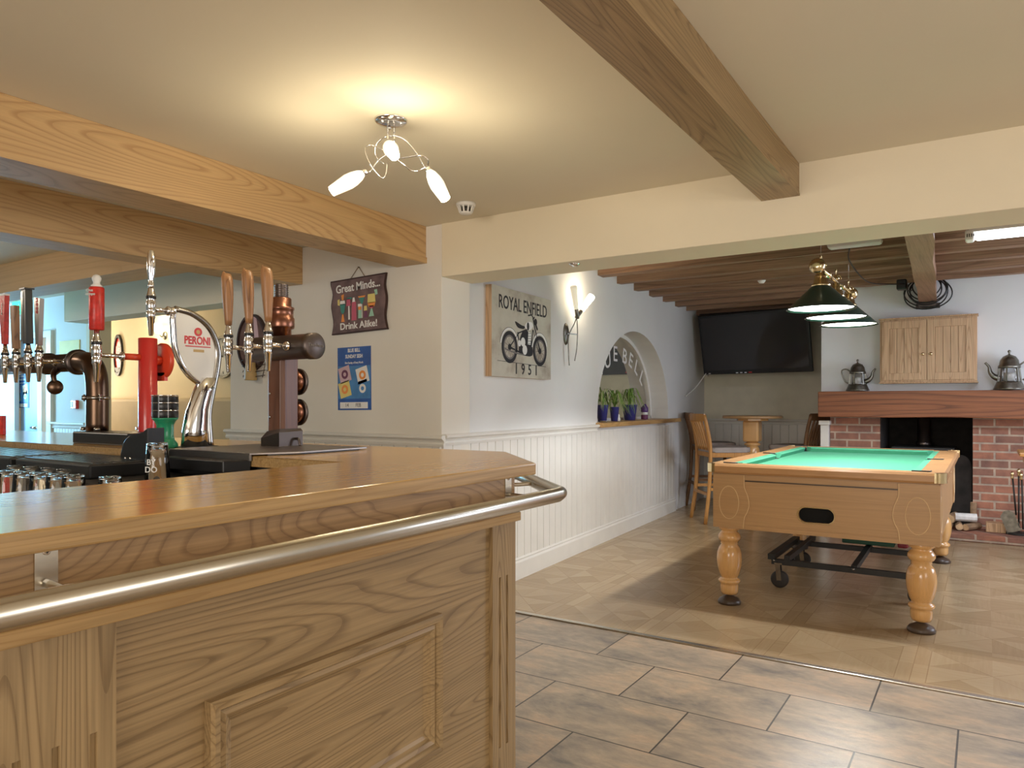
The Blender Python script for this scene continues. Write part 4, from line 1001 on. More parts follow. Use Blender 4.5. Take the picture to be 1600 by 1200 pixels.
for (sx, sy) in ((0, 0), (1, 0), (0, 1), (1, 1)):
    cx_ = PX0+.05 if sx == 0 else PX1-.05; cy_ = PY0+.05 if sy == 0 else PY1-.05; a0 = {(1, 1): 0, (0, 1): 90, (0, 0): 180, (1, 0): 270}[(sx, sy)]
    mb.ring(cx_, cy_, .046, .0535, .805, PZ+.0015, 10, a0-4, a0+94)
    mb.ring(cx_, cy_, .02, .0535, PZ+.0005, PZ+.003, 10, a0-4, a0+94)
mb.build('corner_cap', 'brass', pt, world=True)
MB().box(PX0+rw-.02, PX1-rw+.02, PY0+rw-.02, PY1-rw+.02, .80, .818).build('playing_surface', 'baize', pt, world=True)
cu = .045
def cush(M, L):
    mb = MB(M); pr = [(0, PZ), (0, .818), (cu*.7, .818), (cu, .845), (cu*.85, PZ-.003)]
    v = [(.04+(a if a > 0 else 0), a, z) for a, z in pr]+[(L-.04-a, a, z) for a, z in pr]; k_ = 5
    mb._add(v, [(i, (i+1) % k_, k_+(i+1) % k_, k_+i) for i in range(k_)]+[tuple(range(k_)), tuple(range(2*k_-1, k_-1, -1))], False)
    mb.build('cushion', 'baize', pt, world=True)
a, b_, c, d = PX0+rw, PX1-rw, PY0+rw, PY1-rw; hm = (c+d)/2
cush(frame((a, c, 0), (1, 0, 0), (0, 1, 0), (0, 0, 1)), b_-a); cush(frame((b_, d, 0), (-1, 0, 0), (0, -1, 0), (0, 0, 1)), b_-a)
for (y0, y1) in ((c, hm), (hm, d)):
    cush(frame((b_, y0, 0), (0, 1, 0), (-1, 0, 0), (0, 0, 1)), y1-y0); cush(frame((a, y1, 0), (0, -1, 0), (1, 0, 0), (0, 0, 1)), y1-y0)
for (x, y) in ((a, c), (b_, c), (a, d), (b_, d), (a-.015, hm), (b_+.015, hm)):
    sx = 1 if x > -.8 else -1
    mb = MB().lathe([(.036, .8185), (.036, PZ-.004)], (x-sx*.004, y+(.004 if y < 5 else -.004 if y > 6 else 0), 0), 16)
    mb.lathe([(.048, .8185), (.048, .821)], (x-sx*.012, y+(.012 if y < 5 else -.012 if y > 6 else 0), 0), 20)
    mb.tube([(x+sx*.005-.045*sx, y+(.03 if y == d else -.03 if y == c else -.035), PZ+.003), (x+sx*.045, y+(.03 if y == d else -.03 if y == c else -.025), PZ+.003), (x+sx*.05, y, PZ+.003)], .004, 6)
    mb.build('pocket', 'black_plastic', pt, world=True)
lp = [(.060, PB), (.064, .47), (.064, .455), (.050, .448), (.046, .44), (.055, .432), (.066, .415), (.068, .40), (.060, .385), (.050, .378), (.052, .368), (.048, .362), (.062, .34), (.072, .31), (.0745, .27), (.071, .23), (.060, .185), (.050, .165), (.048, .158), (.060, .150), (.066, .14), (.060, .128), (.052, .122), (.054, .112), (.052, .075), (.046, .06)]
for x in (ax0+.075, ax1-.085):
    for y in (ay0+.075, ay1-.10):
        o = MB().lathe(lp, (x, y, 0), 32).build('leg', 'leg_wood', pt, world=True)
        MB().lathe([(.018, .065), (.018, .05), (.03, .045), (.060, .028), (.070, .012), (.066, .0)], (x, y, 0), 28).build('foot', 'foot_brown', o, world=True)
# trolley beneath
tz_ = .20
fa, fb = P(1205, 870, Z=tz_), P(1268, 838, Z=tz_)
t_ = thing('table_trolley', 'black steel trolley frame on castors parked under the pool table', 'trolley', (-.8, 5.7, 0))
X0, Y0 = fa.x, fa.y; Y1 = Y0+.78; X1 = P(1416, 888, Z=.17).x+.10
mb = MB()
mb.bar((X0, Y0, tz_), (X0, Y1, tz_), .045, .035).bar((X0, Y0+.02, tz_-.03), (X1, Y0+.02, tz_-.03), .03, .035).bar((X0, Y1-.05, tz_-.02), (X1, Y1-.05, tz_-.02), .03, .035)
mb.bar((X0+.10, Y0, tz_), (X0+.10, Y1+.1, tz_), .035, .035).bar((X0+.50, Y0+.02, tz_-.02), (X0+.50, Y1, tz_+.0), .035, .035).bar((X1, Y0, tz_-.01), (X1, Y1, tz_-.01), .035, .035)
mb.bar((X0+.10, Y0+.15, tz_-.05), (X0+.10, Y0+.15, tz_+.0), .03, .03)
mb.build('chassis', 'black_metal', t_, world=True)
mb = MB()
for x in (X0+.02, X0+.5): mb.cyl((x, Y0-.0, tz_-.02), (x, Y0-.012, tz_-.02), .007, 10)
mb.build('bolt', 'dull_chrome', t_, world=True)
for (x, y) in ((X0+.05, Y0+.02), (X0+.05, Y1-.03), (X1-.02, Y0+.04), (X1-.02, Y1-.03)):
    w_ = MB().lathe([(.045, -.016), (.056, -.012), (.056, .012), (.045, .016)], (x, y, .056), 28, 'Y').build('wheel', 'dark_rubber', t_, world=True)
    MB().bar((x-.0, y-.022, .05), (x-.01, y-.022, .16), .003, .03, (1, 0, 0)).bar((x, y+.022, .05), (x-.01, y+.022, .16), .003, .03, (1, 0, 0)).box(x-.03, x+.02, y-.025, y+.025, .155, .165).build('fork', 'dull_chrome', w_, world=True)
gb = P(1356, 858, Z=.19)
tag(MB().box(P(1316, 850, Y=gb.y).x, P(1398, 850, Y=gb.y).x, gb.y-.02, gb.y+.28, tz_+.022, .36, .008).build('storage_box', 'dark_green'), 'dark green box resting on the trolley under the pool table', 'box')
q = P(1413, 862, Z=.2)
tag(MB().prism([(q.x-.045, q.y+.0), (q.x+.02, q.y-.0), (q.x+.03, q.y+.08), (q.x-.03, q.y+.08)], tz_+.02, tz_+.12, .012).build('small_bag', 'dark_red') , 'small dark red bag lying on the trolley behind the near right table leg', 'bag')
# ================================================================== WALL PICTURES
s_a, z_b = onw(768, 590, .045); s_b, z_t = onw(860, 467, .045)
z0c, z1c = 1.395, 1.985
ca = thing('wall_canvas', 'box canvas with a black motorcycle drawing dated 1951', 'picture', tuple(MW @ Vector(((s_a+s_b)/2, (z0c+z1c)/2, 0))))
MB(MW).box(s_a, s_b, z0c, z1c, .0, .045).build('stretcher', 'pine', ca, world=True)
MB(MW).box(s_a, s_b, z0c, z1c, .045, .048).build('canvas', 'canvas', ca, world=True)
W_, H_ = s_b-s_a, z1c-z0c
MP = MW @ Matrix.Translation((s_a, z0c, .0485))
mb = MB(MP); e = .001
def U(x, y): return (x*W_, y*H_)
mb.text('ROYAL ENFIELD', W_*.51, H_*.83, .088, .0, sx=.78, bold=.008, ext=e)
mb.text('1951', W_*.55, H_*.095, .072, .0, sx=1.0, bold=.014, ext=e, space=1.9)
rx_, rr_ = .295, .125
wy_ = .34*H_
for wxx in (.27*W_, .79*W_):
    mb.m = 0; mb.ring(wxx, wy_, .082, .108, 0, e); mb.m = 1; mb.ring(wxx, wy_, .070, .082, 0, e); mb.m = 0; mb.disc(wxx, wy_, .022, 0, e, 16)
    for k in range(12): a = math.pi*2*k/12; mb.line([(wxx+.02*math.cos(a), wy_+.02*math.sin(a)), (wxx+.072*math.cos(a+.15), wy_+.072*math.sin(a+.15))], .0016, 0, e*.6)
    mb.m = 2; mb.ring(wxx, wy_, .114, .130, 0, e, 16, 30 if wxx < .5*W_ else 20, 170); mb.m = 0; mb.ring(wxx, wy_, .130, .133, 0, e, 16, 30 if wxx < .5*W_ else 20, 170)
mb.m = 0
mb.line([U(.79, .34), U(.70, .60), U(.665, .72)], .014, 0, e); mb.line([U(.76, .33), U(.67, .58)], .007, 0, e)
mb.line([U(.27, .34), U(.42, .52), U(.62, .60)], .009, 0, e); mb.line([U(.27, .34), U(.42, .30), U(.62, .29), U(.66, .58)], .011, 0, e)
mb.line([U(.40, .52), U(.45, .30)], .010, 0, e)
mb.prism(smooth2([U(.38, .60), U(.42, .575), U(.50, .575), U(.52, .605), U(.46, .615), U(.36, .645)], 4), 0, e)
mb.prism(smooth2([U(.42, .34), U(.44, .28), U(.60, .26), U(.66, .30), U(.64, .42), U(.58, .55), U(.50, .56), U(.44, .46)], 4), 0, e*.8)
mb.line([U(.58, .745), U(.64, .76), U(.675, .72), U(.69, .74)], .010, 0, e); mb.disc(*U(.71, .685), .024, 0, e); mb.line([U(.70, .68), U(.74, .60)], .02, 0, e)
mb.m = 2; mb.disc(*U(.49, .42), .032, 0, e*1.2); mb.disc(*U(.52, .33), .034, 0, e*1.3); mb.prism(smooth2([U(.52, .60), U(.56, .66), U(.64, .67), U(.66, .62), U(.60, .57)], 4), 0, e*1.1); mb.prism([U(.57, .40), U(.62, .40), U(.63, .54), U(.58, .55)], 0, e*1.2)
mb.disc(*U(.43, .40), .022, 0, e*1.2)
mb.m = 0; mb.disc(*U(.575, .615), .018, 0, e*1.4, 12, 1.6); 
for k in range(5): mb.line([U(.575, .41+k*.03), U(.625, .415+k*.03)], .003, 0, e*1.6)
mb.m = 1; mb.line([U(.20, .315), U(.34, .285), U(.50, .27)], .010, 0, e*1.2)
mb.m = 0; mb.line([U(.08, .175), U(.90, .155)], .003, 0, e)
mb.build('print', ['ink', 'ink_grey', 'white_paint'], ca, world=True)
# hanging wooden sign
a = P(517, 508, Y=WY-.02); b_ = P(604, 440, Y=WY-.02)
cx_, cz_2 = (a.x+b_.x)/2, (a.z+b_.z)/2; w2 = (b_.x-a.x)/2
MS = frame((cx_, WY, cz_2-.004), (math.cos(.03), 0, math.sin(.03)), (-math.sin(.03), 0, math.cos(.03)), (0, -1, 0))
hs_ = w2*.72
sg = thing('wall_sign', 'dark wavy-edged wooden cocktail sign hanging on a string', 'sign', (cx_, WY, cz_2))
def wavy(k, kz): 
    L = [(-1, -1), (-.93, -.6), (-.97, -.2), (-1.0, .1), (-.93, .5), (-1.0, .85), (-1, 1)]
    Rr = [(1, 1), (.94, .6), (.99, .2), (.98, -.1), (.93, -.5), (.97, -.85), (1, -1)]
    p_ = [(x*w2*k, y*hs_*kz) for x, y in smooth2(L, 3, False)+smooth2(Rr, 3, False)]
    return p_[::-1]
MB(MS).prism(wavy(1, 1), .004, .018).build('board', 'sign_edge', sg, world=True)
MB(MS).prism(wavy(.97, .95), .018, .0195).build('face', 'sign_wood', sg, world=True)
mb = MB(MS); z = .0197
mb.text('Great Minds...', -.0, hs_*.66, .050, z, sx=.95, bold=.02, rot=R(1)); mb.text('Drink Alike!', 0, -hs_*.74, .042, z, sx=1.1, bold=.02)
mb.build('lettering', 'white_paint', sg, world=True)
mb = MB(MS); zz = (.0195, .0205)
def D(m_, pts): mb.m = m_; mb.prism([(x*w2, y*hs_) for x, y in pts], *zz)
cols = ['teal', 'orange', 'pink', 'mint', 'yellow', 'plum', 'white_paint']
D(0, [(-.66, .1), (-.46, .1), (-.5, -.2), (-.56, -.28), (-.62, -.2)]); D(6, [(-.64, .22), (-.48, .22), (-.46, .08), (-.66, .08)]); D(1, [(-.60, .42), (-.50, .46), (-.52, .24), (-.58, .24)]); D(1, [(-.62, -.56), (-.50, -.56), (-.54, -.28), (-.58, -.28)]); D(4, [(-.74, .26), (-.67, .30), (-.66, .05), (-.74, .08)])
D(2, [(-.42, .0), (-.26, .0), (-.28, .26), (-.40, .26)]); D(6, [(-.36, -.5), (-.30, -.5), (-.31, 0), (-.35, 0)])
D(2, [(-.24, -.55), (-.06, -.55), (-.07, .12), (-.22, .12)]); D(6, [(-.2, .12), (-.1, .12), (-.12, .28), (-.18, .28)]); D(0, [(-.40, .3), (-.22, .3), (-.22, .24), (-.4, .24)])
D(1, [(0, .30), (.28, .30), (.24, .24), (.04, .24)]); D(0, [(.04, .24), (.24, .24), (.16, .0), (.12, .0)]); D(6, [(.13, -.5), (.15, -.5), (.15, 0), (.13, 0)])
D(3, [(-.0, -.5), (.12, -.5), (.11, -.2), (.01, -.2)]); D(1, [(.01, -.2), (.11, -.2), (.11, -.08), (.01, -.08)]); D(6, [(.0, -.08), (.12, -.08), (.12, .02), (.0, .02)])
D(5, [(.20, -.5), (.33, -.5), (.31, -.25), (.22, -.25)]); D(4, [(.21, -.25), (.32, -.25), (.31, -.08), (.22, -.08)])
D(4, [(.36, .32), (.60, .32), (.62, .0), (.34, .0)]); D(1, [(.34, .02), (.62, .02), (.58, -.14), (.38, -.14)]); D(2, [(.39, -.10), (.57, -.10), (.50, -.2), (.45, -.2)]); D(3, [(.46, -.2), (.50, -.2), (.56, -.48), (.38, -.48)]); D(3, [(.58, .45), (.68, .46), (.70, .28), (.62, .26)])
mb.build('drinks_motif', cols, sg, world=True)
MB(MS).tube([(-w2*.32, hs_*.94, .012), (-.005, hs_*1.36, .008), (.005, hs_*1.36, .008), (w2*.26, hs_*.94, .012)], .0022, 6).lathe([(.004, 0), (.004, .012)], (0, hs_*1.37, 0), 8).build('string', 'string', sg, world=True)
# blue posters
def poster(M, w_, h_, label, mats2=None):
    po = thing('poster', label, 'poster', tuple(M @ Vector((0, 0, 0))))
    MB(M).box(-w_/2, w_/2, -h_/2, h_/2, 0, .0015).build('sheet', 'poster_blue', po, world=True)
    mb = MB(M); z0, z1 = .0015, .002
    mb.m = 1; mb.box(-w_*.48, w_*.48, -h_*.32, h_*.20, z0, z1-.0002)
    mb.m = 0; mb.text('BLUE BELL', 0, h_*.445, h_*.055, z0, sx=.55*w_/.215, bold=.03, ext=.0004); mb.text('SUNDAY SESH', 0, h_*.35, h_*.055, z0, sx=.55*w_/.215, bold=.03, ext=.0004)
    mb.text('First Sunday of Every Month', 0, h_*.25, h_*.033, z0, sx=.54*w_/.215, bold=.02, ext=.0004)
    mb.box(-w_*.43, w_*.40, -h_*.475, -h_*.375, z0, z1)
    for (x, y, c_, c2) in ((-.28, .07, 2, 5), (.25, .05, 0, 4), (-.28, -.17, 3, 4), (.25, -.16, 1, 0)):
        a = .25; q = [(x*w_+(u_*math.cos(a)-v_*math.sin(a))*w_*.17, y*h_+(u_*math.sin(a)+v_*math.cos(a))*w_*.17) for u_, v_ in ((-1, -1), (1, -1), (1, 1), (-1, 1))]
        mb.m = c_; mb.prism(q, z0, z1+.0002); mb.m = c2; mb.disc(x*w_, y*h_, w_*.10, z0, z1+.0006, 16); mb.m = c_; mb.disc(x*w_, y*h_, w_*.045, z0, z1+.001, 12)
    mb.m = 6; mb.text('14', -w_*.22, -h_*.425, h_*.06, z1, sx=.9, ext=.0004); mb.text('FEB', w_*.12, -h_*.425, h_*.06, z1, sx=.9, ext=.0004)
    mb.build('print', ['white_paint', 'poster_light', 'pinkish', 'yellow', 'orange', 'plum', 'ink'], po, world=True)
a = P(528, 641, Y=WY); b_ = P(580, 541, Y=WY)
poster(frame(((a.x+b_.x)/2, WY, (a.z+b_.z)/2+.002), (1, 0, .01), (-.01, 0, 1), (0, -1, 0)), b_.x-a.x, b_.z-a.z, 'blue paper event poster taped to the wall below the wooden cocktail sign')
a = P(22, 637, Y=YB+.03); b_ = P(44, 585, Y=YB+.03)
poster(frame(((a.x+b_.x)/2, YB+.038, (a.z+b_.z)/2), (1, 0, 0), (0, 0, 1), (0, -1, 0)), b_.x-a.x, b_.z-a.z, 'blue event poster on the pale blue door at the far left')
# round dark wall ornament with bell
c = P(393, 535, Y=WY-.02)
t_ = thing('wall_plaque', 'dark round wall plaque with tan cup and wire pegs behind the wooden taps', 'wall ornament', (c.x, WY, c.z))
MC = frame((c.x, WY, c.z), (1, 0, 0), (0, 0, 1), (0, -1, 0)); rc = .155
mb = MB(MC); mb.ring(0, 0, rc-.012, rc, 0, .03, 36, sy=1.3); mb.m = 1; mb.disc(0, 0, rc-.012, 0, .015, 36, 1.3); mb.m = 2; mb.prism([(.02, .19), (.05, .17), (.085, -.02), (.03, .02)], .015, .02)
mb.build('disc', ['sign_edge', 'sign_wood', 'pinkish'], t_, world=True)
MB(MC).lathe([(.040, -.27), (.042, -.265), (.034, -.14), (.03, -.135)], (.03, 0, .05), 24, Matrix.Rotation(R(-90), 4, 'X')).build('cup', 'gold_tan', t_, world=True) if False else MB().lathe([(.042, -.27), (.043, -.262), (.034, -.15), (.03, -.145)], (c.x+.03, WY-.05, c.z), 24).build('cup', 'gold_tan', t_, world=True)
mb = MB(MC)
for z in (-.13, -.17, -.21, -.245):
    mb.cyl((-.13-z*.15, z, .02), (-.05, z+.01, .05), .003, 6); mb.cyl((.07, z, .04), (.17+z*.1, z+.01, .02), .003, 6)
mb.cyl((-.10, -.10, .01), (-.06, -.26, .02), .003, 6); mb.cyl((.15, -.10, .01), (.12, -.25, .02), .003, 6); mb.build('wire_pegs', 'gunmetal', t_, world=True)
# clock, sconce, bench, badge in the cream lounge
YL = 5.2
c = P(347, 558, Y=YL-.03)
t_ = thing('wall_clock', 'large round pale wall clock in the cream lounge beyond the bar', 'clock', (c.x, YL, c.z))
MC = frame((c.x, YL, c.z), (1, 0, 0), (0, 0, 1), (0, -1, 0))
MB(MC).ring(0, 0, .215, .24, 0, .04, 40).build('rim', 'pewter', t_, world=True); MB(MC).disc(0, 0, .216, 0, .015, 40).build('face', 'white_plastic', t_, world=True)
mb = MB(MC)
for k in range(12):
    a = R(90-30*(k+1)); mb.text(str(k+1), .175*math.cos(a), .175*math.sin(a), .035, .016)
mb.bar((0, 0, .02), (.0, .13, .02), .008, .003).bar((0, 0, .022), (-.07, .05, .022), .01, .003); mb.build('hands', 'ink', t_, world=True)
c = P(252, 524, Y=YL-.05)
t_ = thing('wall_light', 'small wall light glowing on the cream lounge wall above the red font', 'wall light', (c.x, YL, c.z))
MB(frame((c.x, YL, c.z), (1, 0, 0), (0, 0, 1), (0, -1, 0))).lathe([(.05, 0), (.045, .01), (.001, .02)]).tube([(0, 0, .02), (.05, -.02, .08), (.0, .03, .1)], .006, 8, 4).build('bracket', 'pewter', t_, world=True)
MB().lathe([(.02, 0), (.04, .05), (.045, .11), (.03, .12)], (c.x, YL-.10, c.z+.02), 20).build('lamp_shade', 'light_on', t_, world=True)
point('lounge_bulb', (c.x, YL-.25, c.z+.1), 9, (1, .84, .55), .05)
t_ = thing('bench_seat', 'long cream upholstered bench back along the lounge wall', 'bench', (-7, YL-.3, 0))
zb = P(250, 622, Y=YL-.2).z
MB().box(-10.3, CX0-.06, YL-.18, YL-.01, .4, zb, .04).build('backrest', 'seat_cream', t_, world=True)
MB().box(-10.3, CX0-.06, YL-.65, YL-.2, .12, .46, .04).build('seat', 'seat_cream', t_, world=True)
MB().box(-10.3, CX0-.06, YL-.60, YL-.2, 0, .12).build('plinth', 'dark_stool', t_, world=True)
c = P(183, 555, Y=YL-.03)
t_ = thing('wall_badge', 'red and white oval badge with dark rim on the lounge wall behind red tap', 'sign', (c.x, YL, c.z))
MC = frame((c.x, YL, c.z), (1, 0, 0), (0, 0, 1), (0, -1, 0))
MB(MC).ring(0, 0, .085, .10, 0, .03, 32, sy=2.7).build('rim', 'black_plastic', t_, world=True)
mb = MB(MC); mb.disc(0, 0, .087, 0, .012, 32, 2.7); mb.m = 1; mb.box(-.06, .06, .0, .12, .012, .014); mb.m = 2; mb.disc(0, -.06, .05, .012, .015, 20, .6); mb.m = 3; mb.box(-.06, .04, -.22, -.16, .012, .03)
mb.m = 0; mb.text('H', -.005, .06, .07, .0145, bold=.03); mb.build('face', ['red_paint', 'pinkish', 'white_paint', 'black_plastic'], t_, world=True)
c = P(117, 632, Y=YB-.02)
t_ = thing('fire_alarm_point', 'small red fire alarm call point on the pale blue wall', 'fire alarm', (c.x, YB, c.z))
MB().box(c.x-.06, c.x+.045, YB-.035, YB-.001, c.z-.045, c.z+.045, .006).build('housing', 'red_paint', t_, world=True)
MB().box(c.x-.052, c.x-.01, YB-.038, YB-.035, c.z-.03, c.z+.03).build('panel', 'white_paint', t_, world=True)
c = P(128, 556, Y=YB-.02)
tag(MB().box(P(94, 556, Y=YB).x, P(125, 556, Y=YB).x, YB-.008, YB-.001, c.z-.13, c.z+.17).build('notice', 'yellow'), 'yellow-green paper notice on the pale blue wall behind the bronze font', 'notice')
c = P(35, 474, Y=3.32)
t_ = thing('exit_sign', 'glowing green exit sign hanging from the ceiling behind the left taps', 'exit sign', (c.x, 3.32, CZ))
MB().box(c.x-.17, c.x+.17, 3.30, 3.34, 2.06, 2.20, .005).box(c.x-.15, c.x-.13, 3.315, 3.325, 2.2, CZ).box(c.x+.13, c.x+.15, 3.315, 3.325, 2.2, CZ).build('housing', 'white_plastic', t_, world=True)
MB().box(c.x-.16, c.x+.16, 3.297, 3.3, 2.07, 2.19).build('panel', 'exit_green', t_, world=True)
M_ = frame((c.x, 3.297, 2.13), (1, 0, 0), (0, 0, 1), (0, -1, 0)); mb = MB(M_); mb.box(.03, .09, -.045, .045, 0, .001); mb.disc(-.02, .03, .011, 0, .001, 12); mb.line([(-.02, .015), (-.025, -.012), (.005, -.045)], .012, 0, .001); mb.line([(-.025, -.012), (-.06, -.03)], .01, 0, .001); mb.line([(-.05, .01), (-.02, .015), (.01, -.002)], .008, 0, .001); mb.line([(-.14, 0), (-.085, 0)], .014, 0, .001); mb.build('symbol', 'white_paint', t_, world=True)
point('exit_glow', (c.x, 3.15, 2.08), 1.5, (.1, 1, .7), .1)
# striped red menu holder at left edge
c = P(4, 660, Y=1.75)
tag(MB().box(c.x-.06, c.x+.02, 1.74, 1.76, BZ, 1.155, .004).build('menu_card', 'red_handle'), 'red patterned card standing on the counter at the left edge', 'menu')
# fluted white ornament on counter right of chrome font
# ================================================================== ARCH SILL ITEMS
def spider(s_, zoff, h, r, label, pot='pot_blue', n=24, seed=0):
    rnd = random.Random(seed); base = MW @ Vector((s_, sill+.006, -zoff)); t_ = thing('potted_plant', label, 'plant', tuple(base), group='spider plants in the arch')
    MB().lathe([(r*.72, 0), (r, h), (r*1.05, h+.004), (r*.95, h+.004), (r*.9, h-.01)], seg=24).build('pot', pot, t_)
    for mname, cnt in (('leaf', n), ('leaf_pale', n//2)):
        mb = MB()
        for k in range(cnt):
            a = rnd.uniform(0, 2*math.pi); L = rnd.uniform(.10, .25); up = rnd.uniform(.01, .11); d = Vector((math.cos(a), math.sin(a), 0)); sd_ = Vector((-d.y, d.x, 0)); pp = []; ww = []
            if mb: 
                for i in range(8):
                    t = i/7; p_ = d*(L*t*(.55+.45*t))*.85; z_ = h+up*1.5*math.sin(t*2.6)*(1-.25*t)+.05*math.sin(t*3)-.085*t**2.5*(L/.2); p_.z = z_
                    p_ = p_+Vector((0, 0, 0))
                    # keep clear of glass and sill
                    pp.append(p_); ww.append(.007*(1-t)**.6+.0008)
            wp = [Vector(q) for q in pp]
            for q in wp:
                ww_ = (base+q-A0).dot(NN)
                if ww_ < -.185: q += NN*(-.185-ww_)
                if q.z < .006 and ww_ < .08: q.z = .006
            mb.grid_strip((wp, [sd_]*8), ww)
        mb.build('foliage', mname, t_)
sA = onw(941, 650, -.1)[0]; sB = onw(957, 650, -.1)[0]; sC = onw(984, 650, -.1)[0]
spider(sA, .10, .15, .055, 'spider plant in a tall blue pot, leftmost in the arch', seed=1)
spider(sB, .08, .13, .045, 'spider plant in a dark blue pot, middle one in the arch', seed=2)
spider(sC, .10, .15, .075, 'largest spider plant, trailing, in a wide blue pot on a terracotta saucer', n=38, seed=3)
q = MW @ Vector((sC, sill+.006, -.10)); 
bb = onw(1007, 650, -.08)[0]; q = MW @ Vector((bb, sill+.006, -.08))
t_ = thing('candle_jar', 'purple, white and dark banded jar at the right of the plants in the arch', 'jar', tuple(q))
MB().lathe([(.034, 0), (.036, .004), (.036, .045), (.034, .048)], seg=20).build('base', 'plum', t_); MB().lathe([(.034, .048), (.034, .075)], seg=20).build('band', 'white_paint', t_); MB().lathe([(.034, .075), (.038, .08), (.038, .12), (.024, .14), (.015, .16)], seg=20).build('top', 'purple', t_)
q = MW @ Vector((onw(949, 658)[0], sill+.006, -.03))
tag(MB(Matrix.Translation(q)).lathe([(.03, 0), (.04, .01), (.038, .012), (.02, .004)], seg=20).build('dish', 'chrome'), 'small shiny dish at the front of the arch sill', 'dish')
q = MW @ Vector((onw(966, 650, -.05)[0], sill+.006, -.05))
tag(MB(Matrix.Translation(q)).lathe([(.018, 0), (.02, .02), (.012, .04), (.015, .055), (.004, .07)], seg=16).build('figurine', 'white_plastic'), 'tiny white ornament between the pots on the arch sill', 'ornament')
# dark screen on the wall seen through the arch
tvb = thing('wall_screen', 'dark panel on the far wall seen through the arch', 'screen', (-5.2, 11.28, 1.95))
# ================================================================== TV
W1 = Vector(P(1085, 488, Y=8.35)); 
tvw, tvh = 1.33, .72
tv = thing('television', 'large flat black television tilted down on the alcove wall', 'television', (-2.27, 8.55, 1.78))
tvc = Vector((-2.26, 8.62, 1.92)); tl = R(12); yw = R(-11)
Mtv = Matrix.Translation(tvc) @ Matrix.Rotation(yw, 4, 'Z') @ Matrix.Rotation(tl, 4, 'X') @ frame((0, 0, 0), (1, 0, 0), (0, 0, 1), (0, -1, 0))
MB(Mtv).box(-tvw/2, tvw/2, -tvh/2, tvh/2, -.04, 0, .006).build('casing', 'black_plastic', tv, world=True)
MB(Mtv).box(-tvw/2+.03, tvw/2-.03, -tvh/2+.05, tvh/2-.03, 0, .003).build('display', 'screen', tv, world=True)
mb = MB(Mtv); mb.m = 0; mb.cyl((-tvw/2+.04, -tvh/2-.012, 0), (-tvw/2+.06, -tvh/2-.012, 0), .01, 8); 
for k, x in enumerate((-.45, -.18, -.14, -.10)): mb.box(x*tvw, x*tvw+.03, -tvh/2+.01, -tvh/2+.02, 0, .004)
mb.m = 1; mb.box(-.06*tvw, -.03*tvw, -tvh/2+.01, -tvh/2+.022, 0, .004)
mb.build('indicator', ['chrome', 'red_paint'], tv, world=True)
MB().bar(tvc+Vector((0, .04, 0)), (tvc.x, 9.28, 1.95), .10, .10).box(tvc.x-.2, tvc.x+.2, 9.24, 9.298, 1.75, 2.15).build('bracket', 'black_metal', tv, world=True)
e_ = Mtv @ Vector((-tvw/2+.03, -tvh/2+.03, -.03))
e2_ = MW @ Vector((WL-.9, 1.30, .012))
MB().tube([e_, e_*.5+e2_*.5+Vector((0, 0, -.03)), e2_], .006, 8, 6).build('cable', 'white_plastic', tv, world=True)
# ================================================================== FIREPLACE
Xo0, Xo1 = P(1375, 700, Y=8.0).x, P(1520, 700, Y=8.0).x
fp = thing('fireplace', 'red brick fireplace with dark opening and raised brick hearth', 'fireplace', (-.4, 8.0, 0))
MB().box(-1.32, Xo0, 8.0, 9.2, .07, 1.30).build('left_pier', 'brick', fp, world=True)
MB().box(Xo1, 2.55, 8.0, 9.2, .07, 1.30).build('right_pier', 'brick', fp, world=True)
MB().box(-1.32, 2.55, 7.58, 8.0, 0, .07, .01).box(-1.32, 2.55, 8.0, 9.2, 0, .07).build('hearth', 'brick', fp, world=True)
mb = MB().box(Xo0, Xo1, 8.75, 8.8, .07, 1.28).box(Xo0, Xo0+.01, 8.02, 8.75, .07, 1.28); mb.build('firebox', 'soot', fp, world=True)
# mantel beam
mx0 = P(1278, 630, Y=7.78).x; mb = MB(); rings = []
for i in range(41):
    x = mx0+i*.1; q = lambda a: noise.noise(Vector((x*1.6, 9, a)))*.008
    rings.append([(x, 7.78+q(1), 1.085+q(2)), (x, 7.775+q(3), 1.335+q(4)*.5), (x, 7.998, 1.34), (x, 7.998, 1.085)])
mb.loft(rings, False); tag(mb.build('mantel_beam', 'mantel_wood', bevel=.008), 'thick reddish-brown timber mantel beam above the brick fireplace', 'mantel')
# stove
sx_ = (Xo0+Xo1)/2-.03
st = thing('wood_stove', 'black cast iron wood stove with flue inside the fireplace opening', 'stove', (sx_, 8.35, .07))
MB().box(sx_-.24, sx_+.24, 8.15, 8.55, .17, .76, .015).box(sx_-.27, sx_+.27, 8.12, 8.57, .76, .79, .008).build('body', 'black_metal', st, world=True)
for x in (-.2, .2):
    for y in (8.19, 8.50): MB().lathe([(.022, .07), (.016, .17)], (sx_+x, y, 0), 12).build('leg', 'black_metal', st, world=True)
mb = MB().box(sx_-.19, sx_+.19, 8.125, 8.15, .25, .70, .008); o = mb.build('door', 'gunmetal', st, world=True)
MB().box(sx_-.14, sx_+.14, 8.12, 8.126, .36, .66).build('glass', 'screen', o, world=True); MB().cyl((sx_+.17, 8.09, .45), (sx_+.17, 8.09, .55), .01).cyl((sx_+.17, 8.09, .5), (sx_+.17, 8.13, .5), .006).build('handle', 'chrome', o, world=True)
MB().lathe([(.075, .79), (.075, .83), (.062, .84), (.062, 1.28)], (sx_, 8.38, 0), 24).build('flue', 'gunmetal', st, world=True)
